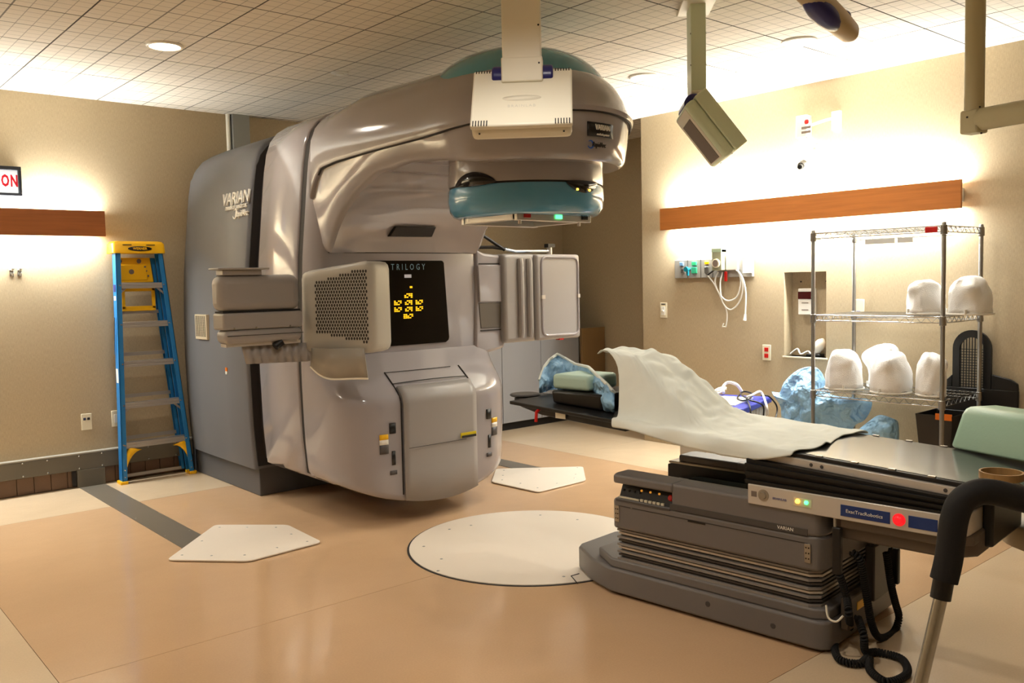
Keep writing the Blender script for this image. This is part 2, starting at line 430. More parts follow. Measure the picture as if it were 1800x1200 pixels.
# metal ducts running up the left wall behind the stand
t = thing('cable_duct', 'grey metal cable duct rising up the wall behind the treatment machine', 'duct', (2.9, YL, 1.6))
MB().box(2.848, 2.985, YL - .06, YL, 1.6, CH).build('duct_body', mat('galvanised duct', (150, 150, 146), .4, metal=.5, noise=(8, .1)), t, bevel=.003)
MB().tube([(2.827, YL - .02, 1.6), (2.827, YL - .02, CH)], .0165, 12).build('conduit_pipe', M_CREAMP, t)

# flat covers on the floor
t = thing('floor_duct_cover', 'long grey cover strip running from the wall trunking to the white floor plate', 'cover strip', (1.705, 5.6, 0))
MB().box(1.622, 1.792, 4.55, YL - .06, .0, .003).build('cover', M_STRIP, t)
for y in (4.9, 5.4, 5.9, 6.4):
    for x in (1.64, 1.775): MB().lathe([(.005, .003), (.004, .0045)], (x, y, 0), 'z', 8).build('screw', M_STEEL, t)
t = thing('floor_duct_cover', 'grey cover strip running under the treatment machine beside the equipment cabinet', 'cover strip', (4.21, 5.3, 0))
MB().box(4.13, 4.29, 4.6, 5.98, .0, .003).build('cover', M_STRIP, t)
def plate(pts, label, screws, grp):
    P = np.array(pts); c = P.mean(0)
    t = thing('floor_plate', label, 'floor plate', (c[0], c[1], 0), grp)
    # rounded corners
    out = []
    n = len(P)
    for i in range(n):
        a, b, d = P[i - 1], P[i], P[(i + 1) % n]
        r = .035
        p0, p1 = b + nrm(a - b) * r, b + nrm(d - b) * r
        for k in range(5):
            s = k / 4; out.append((1 - s) ** 2 * p0 + 2 * s * (1 - s) * b + s * s * p1)
    MB().prism([(p[0], p[1], .0032) for p in out], (0, 0, .008)).build('plate', M_PLATE, t, bevel=.002)
    src = None
    for s in screws:
        p = (s[0], s[1], .0112)
        if src is None: src = MB().lathe([(.007, 0), (.005, .0015)], (0, 0, 0), 'z', 10).build('screw', M_STEEL, None, origin=(0, 0, 0)); src.parent = t; src.location = np.array(p) - wl(t); WLOC[src.name] = np.array(p)
        else: copy_at(src, p, t)
L1 = [pz(*a, 0)[:2] for a in [(293, 987), (378, 925), (506, 925), (566, 955), (437, 989)]]
S1 = [pz(*a, 0)[:2] for a in [(320, 979), (372, 980), (430, 979), (487, 966), (540, 955), (512, 942), (485, 930), (434, 930), (386, 930), (355, 954)]]
plate(L1, 'white five-sided floor plate at the end of the grey strip from the wall', S1, 'white floor plates')
L2 = [pz(*a, 0)[:2] for a in [(864, 849), (872, 826), (1025, 822), (1030, 846), (946, 867)]]
S2 = [pz(*a, 0)[:2] for a in [(886, 829), (948, 828), (1015, 824), (1012, 836), (1010, 843), (979, 852), (945, 860), (915, 852), (883, 846), (884, 838)]]
plate(L2, 'white five-sided floor plate beyond the machine, beside the couch base', S2, 'white floor plates')
ISO = np.array([2.997, 3.354, 0])
t = thing('couch_turntable', 'large round white turntable set flush in the floor under the couch', 'turntable', tuple(ISO))
MB().lathe([(.652, 0), (.652, .002), (.64, .002)], ISO, 'z', 96).build('rim', M_SEAM, t)
MB().lathe([(.641, .002), (.641, .0055), (.638, .006)], ISO, 'z', 96).build('disc', M_PLATE, t)
src = None
for a in [(828, 923), (776, 982), (991, 1013), (1015, 913), (745, 960), (790, 930), (770, 1003), (950, 905)]:
    p = pz(*a, .006)
    if src is None: src = MB().lathe([(.008, 0), (.006, .0015)], (0, 0, 0), 'z', 10).build('screw', M_STEEL, None, origin=(0, 0, 0)); src.parent = t; src.location = p - wl(t); WLOC[src.name] = p
    else: copy_at(src, p, t)
c0, c1, c2, c3 = [pz(*a, .0065) for a in [(1004, 1012), (1018, 1008), (1060, 1020), (1015, 1025)]]
MB().tube([c1, c0, c3], .0025, 6).build('hatch_seam', M_SEAM, t)

# recessed downlights and a sprinkler plate
M_LENS = mat('lit downlight lens', (255, 240, 215), .4, emit=((255, 226, 180), 9))
def downlight(x, y, label, power=P_CAN):
    t = thing('downlight', label, 'light', (x, y, CH - .012), 'round recessed downlights')
    MB().lathe([(.082, .012), (.098, .012), (.098, .004), (.090, 0), (.082, .002)], (x, y, CH - .012), 'z', 40, caps=False).build('trim_ring', M_WHITE, t)
    MB().lathe([(.084, .004), (.06, .003), (.001, .0028)], (x, y, CH - .012), 'z', 40).build('lens', M_LENS, t)
    spot_light('downlight_lamp', (x, y, CH - .02), power, WARM)
downlight(1.777, 4.93, 'round recessed downlight glowing in the ceiling above the stepladder side')
p = pz(1405, 72, CH); downlight(p[0], p[1], 'round recessed downlight near the wall with the medical gas rail', P_CAN * 1.3)
p = pz(1132, 134, CH); downlight(p[0], p[1], 'round recessed downlight beside the head of the treatment machine', P_CAN * 1.3)
for x, y, k in ((1.75, 2.0, 1.7), (1.2, .3, .8), (-.3, 3.6, 1), (-.3, 1.2, 1)):
    downlight(x, y, 'round recessed downlight in the ceiling over the open floor', P_CAN * k)
p = pz(597, 128, CH)
t = thing('sprinkler_plate', 'small white round sprinkler cover plate on the ceiling', 'sprinkler', (p[0], p[1], CH - .006))
MB().lathe([(.055, .006), (.055, .002), (.05, 0)], (p[0], p[1], CH - .006), 'z', 32).build('cover_plate', M_WHITE, t)
MB().lathe([(.03, .0), (.03, -.006), (.02, -.009)], (p[0], p[1], CH - .006), 'z', 24).build('cap', M_WHITE, t)

# wall wash lights behind oak boards
def wash_light(name, label, along, a0, a1, z0, z1, wallpos, standoff, omat, kp=1):
    """along='y': on the right wall; along='x': on the left wall"""
    f = wallpos - standoff
    if along == 'y':
        t = thing(name, label, 'light', (wallpos, (a0 + a1) / 2, z0)); B = lambda u0, u1, d0, d1, w0, w1: MB().box(wallpos - d1, wallpos - d0, u0, u1, w0, w1)
    else:
        t = thing(name, label, 'light', ((a0 + a1) / 2, wallpos, z0)); B = lambda u0, u1, d0, d1, w0, w1: MB().box(u0, u1, wallpos - d1, wallpos - d0, w0, w1)
    B(a0, a1, standoff - .02, standoff, z0, z1).build('oak_board', omat, t, bevel=.0015)
    B(a0 + .03, a1 - .012, 0, standoff - .021, z0 + .045, z1 - .045).build('white_housing', M_WHITE, t, bevel=.002)
    zc = (z0 + z1) / 2
    for s, pw in ((1, P_UP), (-1, P_DOWN)):
        zz = zc + s * ((z1 - z0) / 2 - .03)
        tb = MB(); d = standoff * .5
        A, Bp = ((wallpos - d, a0 + .05, zz), (wallpos - d, a1 - .05, zz)) if along == 'y' else ((a0 + .05, wallpos - d, zz), (a1 - .05, wallpos - d, zz))
        tb.cyl(A, Bp, .008, 10); tb.build('lamp_tube', mat('lit lamp tube', (255, 250, 235), .4, emit=((255, 244, 220), 6)), t)
        L = a1 - a0 - .1; mid = ((np.array(A) + np.array(Bp)) / 2) + np.array((0, 0, s * .012))
        # facing up or down, a lamp as long as the tube
        o = area_light('wash_lamp', mid, (0, 0, s), .05, L, kp * pw * L / 2.3, FLUO)
        o.rotation_euler = (math.pi if s > 0 else 0, 0, 0 if along == 'y' else math.pi / 2)
    return t
wp = lambda x, y: pX(x, y, XR - .12)
a, b = wp(1159.5, 367), wp(1689, 365)
wash_light('wall_wash_light', 'long oak board hiding wall lights above the medical gas rail', 'y', b[1], a[1], wp(1160, 405)[2], a[2], XR, .12, M_OAK)
a, b = pY(184, 371, YL - .12), pY(185, 415.5, YL - .12)
wash_light('wall_wash_light', 'oak board hiding wall lights beneath the illuminated ON sign', 'x', a[0] - 2.4, a[0], b[2], a[2], YL, .12, M_OAKX, .7)

# illuminated sign
a, b = pY(0, 292, YL - .07), pY(40, 345, YL - .07)
sx1, sz0, sz1 = b[0], b[2], pY(38, 293, YL - .07)[2]
t = thing('warning_sign', 'black framed illuminated sign with red letters ON', 'sign', (sx1 - .2, YL, sz0))
mb = MB(); mb.box(sx1 - .42, sx1, YL - .07, YL, sz1 - .024, sz1).box(sx1 - .42, sx1, YL - .07, YL, sz0, sz0 + .02).box(sx1 - .02, sx1, YL - .07, YL, sz0 + .02, sz1 - .024).box(sx1 - .42, sx1 - .4, YL - .07, YL, sz0 + .02, sz1 - .024)
mb.build('frame', mat('charcoal sign frame', (44, 46, 52), .4), t, bevel=.003)
MB().box(sx1 - .4, sx1 - .02, YL - .05, YL - .01, sz0 + .02, sz1 - .024).build('lit_panel', mat('lit sign panel', (235, 240, 245), .4, emit=((240, 246, 250), .75)), t)
text_mesh('lettering', 'ON', .105, (sx1 - .068, YL - .0505, (sz0 + sz1) / 2 + .0), (1, 0, 0), (0, 0, 1), mat('red sign letters', (226, 30, 50), .5, emit=((226, 30, 50), .35)), t, xs=.55, bold=.004, spacing=1.2)

# wall plates: outlets, switch
def wall_plate(name, label, cat, wall, u, z, w=.07, h=.115, inserts=(), group=None):
    if wall == 'R':
        P = lambda du, dz, d: (XR - d, u + du, z + dz)
    else:
        P = lambda du, dz, d: (u + du, YL - d, z + dz)
    def bx(du0, du1, dz0, dz1, d0, d1):
        a, b = P(du0, dz0, d0), P(du1, dz1, d1)
        return MB().box(min(a[0], b[0]), max(a[0], b[0]), min(a[1], b[1]), max(a[1], b[1]), min(a[2], b[2]), max(a[2], b[2]))
    t = thing(name, label, cat, P(0, -h / 2, 0), group)
    bx(-w / 2, w / 2, -h / 2, h / 2, 0, .006).build('plate', M_IVORY, t, bevel=.002)
    for nm, mt, du0, du1, dz0, dz1, dd in inserts: bx(du0, du1, dz0, dz1, .006, .006 + dd).build(nm, mt, t, bevel=.002)
    return t
p = pY(152, 741, YL)
wall_plate('data_outlet', 'ivory data outlet plate on the wall between the oak board and the ladder', 'outlet', 'L', p[0], p[2], inserts=[('jack', mat('navy jack', (50, 60, 90), .4), -.022, -.004, .012, .03, .003), ('jack', M_BLACK, .004, .022, .012, .03, .003)])
p = pY(205, 735, YL)
wall_plate('wall_outlet', 'ivory outlet plate on the wall half hidden behind the ladder rail', 'outlet', 'L', p[0], p[2], inserts=[('socket', M_WHITE, -.018, .018, -.03, .03, .002)])
p = pX(1348, 619.5, XR)
wall_plate('red_outlet', 'ivory wall outlet with two red sockets', 'outlet', 'R', p[1], p[2], inserts=[('socket', M_RED, -.017, .017, .008, .038, .003), ('socket', M_RED, -.017, .017, -.038, -.008, .003)])
p = pX(1167, 545, XR)
wall_plate('light_switch', 'ivory dimmer switch by the corner of the wall', 'switch', 'R', p[1], p[2], h=.125, inserts=[('rocker', M_WHITE, -.02, .02, -.04, .03, .006), ('slider', M_CREAMP, -.008, .008, -.012, .004, .016), ('indicator', M_SEAM, -.022, .022, .046, .054, .002)])
p = pX(1511, 541, XR)
wall_plate('wall_outlet', 'ivory outlet plate seen between the posts of the wire shelving', 'outlet', 'R', p[1], p[2], inserts=[('socket', M_NAVYP, -.01, .02, -.05, -.02, .004)])

# coat hooks
for k, px in enumerate((20, 34)):
    p = pY(px, 478, YL)
    t = thing('coat_hook', 'small chrome coat hook on the wall below the oak board', 'hook', (p[0], YL, p[2] - .03), 'pair of chrome coat hooks')
    MB().box(p[0] - .013, p[0] + .013, YL - .006, YL, p[2] - .03, p[2] + .03).build('back_plate', M_CHROME, t, bevel=.003)
    MB().tube([(p[0], YL - .005, p[2] + .01), (p[0], YL - .04, p[2] + .012), (p[0], YL - .058, p[2] + .03)], [.007, .007, .01], 10).build('upper_prong', M_CHROME, t)
    MB().tube([(p[0], YL - .005, p[2] - .012), (p[0], YL - .03, p[2] - .022), (p[0], YL - .042, p[2] - .006)], .006, 10).build('lower_prong', M_CHROME, t)
# ================================================================== treatment machine
MX, MY = 3.0, 3.354                       # beam axis; the gantry turns about a line along Y at z = 1.295
AXZ = 1.295
lin_ = thing('linear_accelerator', 'huge pale grey radiotherapy machine with an arching arm and blue head', 'linear accelerator', (MX, 5.9, 0))
# half width of the covers by height, read off both ends of the side
HZ = [.0, .2, .5, .9, 1.2, 1.54, 1.93, 2.10, 2.19, 2.27, 2.33, 2.375, 2.405, 2.425, 2.435]
HW = [.60, .62, .642, .65, .646, .628, .587, .567, .55, .52, .47, .40, .32, .20, .0]
def hw(z): return float(np.interp(z, HZ, HW))
def outline(inset=0, zbot=None, ztop=0, n=26):
    """front view of the covers: arc underneath, bowed sides, round shoulders; counter-clockwise from bottom centre"""
    right = []
    R = 1.2 - inset
    xs = hw(.24) - inset
    if zbot is None:
        for k in range(9):
            x = xs * k / 8; right.append((x, AXZ - math.sqrt(R * R - x * x)))
    else:
        for k in range(9): right.append((xs * k / 8, zbot))
    z0 = right[-1][1]
    for z in (.3, .5, .7, .9, 1.1, 1.3, 1.54, 1.75, 1.93, 2.08, 2.19, 2.23, 2.27, 2.30, 2.33, 2.355, 2.375, 2.392, 2.405, 2.417, 2.425, 2.431):
        if z <= z0 + .03: continue
        zz = z - (inset * .6 if z > 2.2 else 0) + ztop
        right.append((max(.02, hw(z) - inset), zz))
    left = [(-x, z) for x, z in right[::-1] if x > 0.001]
    return right + left
def ring_at(y, inset=0, zbot=None, ztop=0):
    return [(MX + x, y, z) for x, z in outline(inset, zbot, ztop)]
# --- fixed stand against the wall, on its plinth
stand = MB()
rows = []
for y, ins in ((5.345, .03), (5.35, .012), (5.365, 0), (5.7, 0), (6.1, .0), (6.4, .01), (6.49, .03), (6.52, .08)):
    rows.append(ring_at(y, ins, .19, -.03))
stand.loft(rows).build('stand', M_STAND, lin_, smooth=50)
MB().loft([ring_at(5.338, .022, .21, -.04), ring_at(5.346, .022, .21, -.04)]).build('stand_gap_shade', M_SEAM, lin_, smooth=50)  # dark plate painting the shade that falls on the stand front
MB().box(2.425, 3.575, 5.385, 6.56, 0, .195).build('plinth', M_KICK, lin_, bevel=.006)
# recess between stand and drum, coloured dark for the shade inside it
MB().loft([ring_at(5.16, .075, .26), ring_at(5.345, .075, .26, -.04)]).build('drum_gap', M_SEAM, lin_, smooth=50)
MB().loft([ring_at(5.20, .05, .27, -.02), ring_at(5.205, .035, .27, -.02), ring_at(5.225, .035, .27, -.02), ring_at(5.23, .05, .27, -.02)]).build('drum_flange', mat('bronze flange', (112, 92, 74), .35, metal=.5), lin_, smooth=50)
# --- rotating drum cover and C shaped body
MB().loft([ring_at(5.17, .03), ring_at(5.165, .012), ring_at(5.15, 0), ring_at(4.9, 0), ring_at(4.66, 0), ring_at(4.648, .008), ring_at(4.645, .03)]).build('drum_cover', M_GANTRY, lin_, smooth=50)
MB().loft([ring_at(4.66, .012), ring_at(4.58, .012)]).build('drum_seam', M_SEAM, lin_, smooth=50)
def ring_b(y, inset):
    return [(MX + x, y, z) for x, z in outline(inset)]
gb = MB()
gb.loft([ring_b(4.588, .03), ring_b(4.584, .008), ring_b(4.574, 0), ring_b(4.56, 0.004), ring_b(4.53, .016), ring_b(4.50, .035), ring_b(4.475, .06), ring_b(4.457, .09), ring_b(4.45, .12)])
body = gb.build('gantry_body', M_GANTRY, lin_, smooth=50)
# --- arm: plan outline straight along both sides, round at the front
RA = .53; YA = MY
def plan(r, y0=4.52, n_side=40, n_arc=28):
    """left rear -> front -> right rear, at half width r"""
    out = []
    r0, r = r, r - .035
    fl = lambda y: r + .055 * float(np.clip((y - 3.5) / .9, 0, 1))
    for k in range(n_side):
        y = y0 + (YA - y0) * k / n_side; out.append((MX - fl(y), y))
    for k in range(n_arc + 1):
        a = math.pi + math.pi * k / n_arc
        e = 1.0
        ca, sa = math.cos(a), math.sin(a)
        out.append((MX + r * math.copysign(abs(ca) ** e, ca), YA + (r * 1.02) * math.copysign(abs(sa) ** e, sa)))
    for k in range(n_side, 0, -1):
        y = y0 + (YA - y0) * (k - 1) / n_side; out.append((MX + fl(y), y))
    return out
NP = len(plan(.5))
def zgroove(y): return float(np.interp(y, [2.75, 2.9, 3.05, 3.35, 3.95, 4.25, 4.40, 4.47, 4.52], [2.15, 2.13, 2.10, 2.075, 2.055, 2.04, 2.02, 1.95, 1.86]))
ARCH = ([2.7, 3.2, 3.4, 3.65, 3.92, 4.115, 4.26, 4.35, 4.40, 4.43, 4.52], [1.925, 1.93, 1.955, 1.975, 1.952, 1.87, 1.77, 1.67, 1.59, 1.556, 1.556])
def zarch(y): return float(np.interp(y, *ARCH))
# upper shell
shell = MB(); rings = []
for zf, r in ((-1, .555), (-1.2, .572), (0, .578), (2.19, .558), (2.23, .54), (2.27, .515), (2.305, .485), (2.335, .45), (2.36, .41), (2.385, .36), (2.405, .30), (2.42, .20), (2.43, .08)):
    P = plan(r); ring = []
    for i, (x, y) in enumerate(P):
        zg = zgroove(P[i][1])
        if zf == -1: z = zg
        elif zf == -1.2: z = zg + .003
        elif zf == 0: z = zg + .02
        else: z = max(zf, zg + .03 + (zf - 2.19) * .8) + .04 * float(np.interp(y, [2.8, 3.25, 3.6, 4.2, 4.45], [.2, .4, 1, 1, 0])) * min(1, max(0, (zf - 2.19) / .1))
        # front of the shell slopes down towards the rim
        ring.append((x, y, z))
    rings.append(ring)
top = rings
shell.grid(top)
# close the crown
last = rings[-1]; h = NP // 2
for i in range(h - 1):
    pass
bidx = len(shell.v) - NP
shell.f += [(bidx + i, bidx + i + 1, bidx + NP - 2 - i, bidx + NP - 1 - i) for i in range(h - 1)]
shell.build('arm_shell', M_GANTRY, lin_, smooth=50)
# lower fascia and hollow underside
fa = MB(); rings = []
PT, PB = plan(.556), plan(.532)
for t_ in (0, .5, .86, .96, 1):
    r = {0: .556, .5: .546, .86: .533, .96: .522, 1: .502}[t_]
    P = plan(r); ring = []
    for i, (x, y) in enumerate(P):
        zg, zb = zgroove(y) + .004, zarch(y)
        ring.append((x, y, zg + (zb - zg) * t_))
    rings.append(ring)
fa.grid(rings)
# underside, a grid between the two sides with a slightly hollow section
last = rings[-1]; hh = NP // 2; W = 12; rowsU = []
for i in range(hh, -1, -1):
    L_, R_ = np.array(last[i]), np.array(last[NP - 1 - i])
    if L_[1] > 4.435: break
    row = []
    for k in range(W + 1):
        s_ = k / W; p = L_ + (R_ - L_) * s_
        if p[1] > 3.85: p = p + np.array((0, .045, .03)) * (math.sin(math.pi * s_) ** .5) * min(1, (p[1] - 3.85) / .3) * min(1, max(0, (4.45 - p[1]) / .05))
        row.append(p)
    rowsU.append(row)
rowsU.append([np.array((MX - .5 + 1.0 * k / W, 4.452, 1.556)) for k in range(W + 1)])
fa.grid(rowsU)
fa.build('arm_fascia', M_GANTRY, lin_, smooth=50)
# dark tube painting the shade in the groove along the arm
mb = MB(); mb.tube([(x, y, zgroove(y) + .001) for x, y in plan(.563) if y < 4.46], .0055, 6); mb.build('shell_groove_shade', M_SEAM, lin_)
# blue dome on the head
dm = MB(); rings = []
for k in range(13):
    a = math.pi / 2 * k / 12
    rr, zz = .46 * math.cos(a) ** .8 if k < 12 else .01, 2.24 + .29 * math.sin(a)
    rings.append([(MX + rr * math.cos(q) * 1.0, MY + .05 + rr * math.sin(q) * 1.08, zz) for q in [2 * math.pi * j / 56 for j in range(56)]])
dm.loft(rings, True, True, True).build('head_dome', M_DOME, lin_, smooth=50)
# collimator: grey upper half, blue lower half with two dark eyes
def disc_ring(r, z, n=64): return [(MX + r * math.cos(2 * math.pi * k / n), MY + r * math.sin(2 * math.pi * k / n), z - .02) for k in range(n)]
col = MB().loft([disc_ring(.34, 2.06), disc_ring(.378, 2.02), disc_ring(.392, 1.98), disc_ring(.395, 1.88), disc_ring(.393, 1.862), disc_ring(.36, 1.862)]).build('collimator_upper', M_GANTRY, lin_, smooth=50)
MB().loft([disc_ring(.386, 1.864), disc_ring(.386, 1.852)]).build('collimator_seam', M_SEAM, lin_)
cl = MB().loft([disc_ring(.36, 1.853), disc_ring(.392, 1.853), disc_ring(.396, 1.845), disc_ring(.397, 1.79), disc_ring(.388, 1.745), disc_ring(.37, 1.72), disc_ring(.35, 1.712)]).build('collimator_lower', M_BLUE, lin_, smooth=50)
def eye(az, wdt, up, dn):
    """dark lens shaped recess on the collimator wall, az in degrees about the beam axis"""
    m_ = MB(); n = 24; top_, bot_ = [], []
    for k in range(n + 1):
        s = k / n * 2 - 1; a = math.radians(az) + s * wdt / .396
        f = math.cos(s * math.pi / 2) ** .7 if abs(s) < 1 else 0
        for lst, z in ((top_, 1.838 + up * f), (bot_, 1.838 - dn * f)):
            lst.append((MX + .3995 * math.cos(a), MY + .3995 * math.sin(a), z))
    m_.grid([top_, bot_]); return m_.build('sensor_window', M_SCREEN, cl, thick=.003)
# angles: the camera is at azimuth 228 degrees from the beam axis
eye(189, .135, .055, .012); e2 = eye(273, .115, .006, .052)
for d in (-7, 5):
    a = math.radians(273 + d); p = np.array((MX + .402 * math.cos(a), MY + .402 * math.sin(a), 1.80))
    MB().ball(p, .007, 8).build('indicator_lamp', M_GLOWY, cl)
# accessory mount underneath
am = MB()
for s in (-1, 1):
    am.box(MX - .25, MX + .25, MY + s * .2 - .018, MY + s * .2 + .018, 1.662, 1.715)
    am.box(MX + s * .235 - .015, MX + s * .235 + .015, MY - .2, MY + .2, 1.665, 1.695)
am.build('accessory_mount', M_SILVER, lin_, bevel=.003)
MB().box(MX - .2, MX + .2, MY - .16, MY + .16, 1.69, 1.72).build('mount_tray', M_BLACK, lin_)
for k, (dx, dy, mt) in enumerate(((-.19, -.222, M_RED), (.02, -.222, M_GLOWG), (.2, -.222, M_BLACK))):
    MB().box(MX + dx - .02, MX + dx + .02, MY + dy - .004, MY + dy + .003, 1.675, 1.70).build('mount_latch', mt, lin_)
for dx in (-.22, .18): MB().cyl((MX + dx, MY - .2, 1.645), (MX + dx, MY - .2, 1.665), .008, 10).build('mount_pin', M_SILVER, lin_)
# --- counterweight: bowed box under the face with a removable door
def cw_plan(z, extra=0):
    w = min(hw(max(z, .24)), .648) - extra
    yf = float(np.interp(z, [.0, .70, .735, .78, .86, .93, .97], [4.155, 4.15, 4.165, 4.21, 4.315, 4.40, 4.44])) + extra
    pts = []
    cy = 4.52
    for k in range(9): 
        a = math.pi / 2 * k / 8
        pts.append((MX - .27 - (w - .27) * math.cos(a) ** .75, cy - (cy - yf) * math.sin(a) ** .8 if k < 8 else yf))
    for k in range(1, 7): pts.append((MX - .27 + .54 * k / 7, yf - .008 * math.sin(math.pi * k / 7)))
    pts += [(2 * MX - x, y) for x, y in pts[8::-1]]
    return [(MX - w, 4.6)] + pts + [(MX + w, 4.6)]
cw = MB(); rings = []
def zb(x, rad=1.2): return AXZ - math.sqrt(rad * rad - min(abs(x - MX), .64) ** 2)
for kind, ex in (('b', .05), ('b', .02), ('b', .006), ('b', 0)):
    dz = {.05: -.0, .02: .006, .006: .02, 0: .04}[ex]
    rings.append([(x, y, zb(x) + dz) for x, y in cw_plan(.3, ex)])
for z in (.34, .45, .58, .68, .705, .72, .735, .755, .78, .82, .86, .90, .94, .965): rings.append([(x, y, z) for x, y in cw_plan(z)])
cw.loft(rings, True, True, True)
cwo = cw.build('counterweight', M_GANTRY, lin_, smooth=40)
# door between two dark seams
def front_y(x, z): 
    yf = float(np.interp(z, [.0, .70, .735, .78, .86, .93], [4.155, 4.15, 4.165, 4.21, 4.315, 4.40]))
    return yf - .008 * math.sin(math.pi * (x - MX + .27) / .54)
dr = MB(); rows = []
for z in (.0, .3, .6, .69, .707, .735, .76, .785):
    row = []
    for k in range(15):
        x = MX - .262 + .524 * k / 14; zz = max(z, zb(x) + .012)
        row.append((x, front_y(x, zz) - .012 - .014 * math.sin(math.pi * k / 14), zz if z > .2 else zb(x) + .012))
    rows.append(row)
dr.grid(rows)
door = dr.build('counterweight_door', M_GANTRY2, lin_, thick=.012, smooth=40)
for s in (-1, 1):
    mb = MB(); mb.tube([(MX + s * .269, front_y(MX + s * .269, z) - .002, z) for z in (.17, .4, .69, .72, .76, .80, .86)], .0048, 6); mb.build('door_seam', M_SEAM, lin_)
mb = MB(); mb.tube([(MX + x, front_y(MX + x, .795) - .002, .795 + .012 * math.cos(x * 4)) for x in np.linspace(-.269, .269, 14)], .003, 6); mb.build('door_seam', M_SEAM, lin_)
mb = MB(); mb.tube([(MX + x, front_y(MX + x, .855) - .001, .86) for x in np.linspace(-.269, .2, 10)], .002, 6); mb.build('panel_seam', M_SEAM, lin_)
mb = MB(); mb.box(MX - .25, MX + .16, 4.104, 4.108, 0.4385, .4415); mb.build('door_crease', M_COUCHD, door)
mb = MB(); mb.box(MX + .12, MX + .235, 4.106, 4.112, .448, .478); mb.build('caution_label', mat('yellow caution label', (214, 190, 20), .5), door)
mb = MB(); mb.box(MX + .125, MX + .232, 4.103, 4.107, .448, .462); mb.build('label_text', M_SEAM, door)
# slots and labels left and right of the door
def cw_y(x, z):
    P = [p for p in cw_plan(z) if (p[0] - MX) * (x - MX) >= 0]; P.sort()
    return float(np.interp(x, [p[0] for p in P], [p[1] for p in P]))
M_LABG = mat('grey label', (84, 80, 80), .5)
def cw_patch(name, mt, x0, x1, z0, z1, proud=.003):
    m_ = MB(); xs_ = np.linspace(x0, x1, 4)
    m_.grid([[(x, cw_y(x, z) - proud, z) for x in xs_] for z in np.linspace(z0, z1, 3)]); return m_.build(name, mt, cwo, thick=.004)
for s in (-1, 1):
    x = pY(685, 750, 4.18)[0] if s < 0 else pY(855, 740, 4.18)[0]
    cw_patch('slot', M_BLACK, x - .02, x + .02, .53, .59)
    cw_patch('slot', M_BLACK, x - .008, x + .014, .35, .43)
    xl = x + (-.055 if s < 0 else .052)
    for z0, z1, mt in ((.50, .53, M_YELLOW), (.472, .5, M_WHITE), (.42, .472, M_LABG)): cw_patch('warning_label', mt, xl - .026, xl + .026, z0, z1)
    cw_patch('warning_label', M_LABG, x - .022, x + .022, .295, .318)
# --- face: seam, display, window
MB().box(MX - .53, MX + .535, 4.4475, 4.452, 1.556, 1.561).build('face_seam', M_SEAM, lin_)
MB().box(MX - .50, MX + .52, 4.4475, 4.452, .955, .96).build('face_seam', M_SEAM, lin_)
dp = [(MX - .28, 1.512), (MX + .255, 1.512), (MX + .268, 1.508), (MX + .275, 1.498), (MX + .302, 1.03), (MX + .296, 1.012), (MX + .275, 1.0), (MX - .30, 1.0)]
disp = MB().prism([(x, 4.452, z) for x, z in dp], (0, -.010, 0)).build('display', M_SCREEN, lin_, bevel=.002)
text_mesh('lettering', 'TRILOGY', .052, (MX + .005, 4.4415, 1.472), (1, 0, 0), (0, 0, 1), mat('dim blue letters', (92, 124, 134), .5, emit=((92, 124, 134), .12)), disp, spacing=1.75, xs=.75)
mb = MB(); mb.box(MX - .025, MX + .025, 4.440, 4.4418, 1.408, 1.428); mb.build('status_lamp', mat('white status lamp', (170, 166, 168), .4, emit=((180, 176, 180), .35)), disp)
mb = MB(); mb.box(MX + .012, MX + .03, 4.440, 4.4418, 1.345, 1.357); mb.build('status_lamp', M_AMBER, disp)
def digits(x, z, w, h):
    m_ = MB()
    nx = max(3, int(w / .014))
    for r_ in range(3):
        for c_ in range(nx):
            if (r_ * 7 + c_ * 3 + int(x * 100)) % 5 == 0: continue
            cx = x - w / 2 + (c_ + .5) * w / nx; cz = z + h / 2 - (r_ + .5) * h / 3
            m_.box(cx - w / nx * .40, cx + w / nx * .40, 4.440, 4.4418, cz - h / 3 * .36, cz + h / 3 * .36)
    return m_.build('digit_block', M_AMBER, disp)
for dx, z, w in ((.0, 1.300, .062), (-.078, 1.258, .056), (0, 1.258, .056), (.078, 1.258, .056), (-.078, 1.218, .056), (0, 1.218, .056), (.078, 1.218, .056), (-.005, 1.175, .072)):
    digits(MX + dx, z, w, .03)
# dark slot window up in the arch
q = [pY(*a, 4.375) for a in [(694, 398), (765, 399), (762, 416), (688, 415)]]
arch_win = MB().loft([[(p[0], 4.49, p[2]) for p in q], [(p[0], 4.362 if k < 2 else 4.388, p[2]) for k, p in enumerate(q)]]).build('slot_window', M_BLACK, lin_, bevel=.004)
# --- lettering on stand and head
def on_stand(px, py, out=.004):
    z = 1.8
    for _ in range(6):
        p = pX(px, py, MX - hw(z + .03)); z = p[2]
    return p + np.array((-out, 0, 0))
SU = (.13, 0, 1)
text_mesh('lettering', 'VARIAN', .118, on_stand(416, 349), (0, -1, 0), SU, M_WHITE, lin_, xs=1.0, depth=.006)
text_mesh('lettering', 'medical systems', .052, on_stand(416, 363), (0, -1, 0), SU, M_WHITE, lin_, xs=.98, depth=.006, shear=.2)
text_mesh('lettering', 'RapidArc', .06, on_stand(426, 375), (0, -1, 0), SU, M_WHITE, lin_, xs=.85, depth=.006, shear=.2)
mb = MB(); cc = on_stand(414, 376); mb.tube([cc + np.array((.13 * .030 * math.sin(a), -.034 * -math.cos(a), .030 * math.sin(a))) for a in np.linspace(.9, 5.9, 20)], [.002 + .005 * math.sin(math.pi * k / 19) for k in range(20)], 6); mb.build('ring_logo', M_WHITE, lin_)
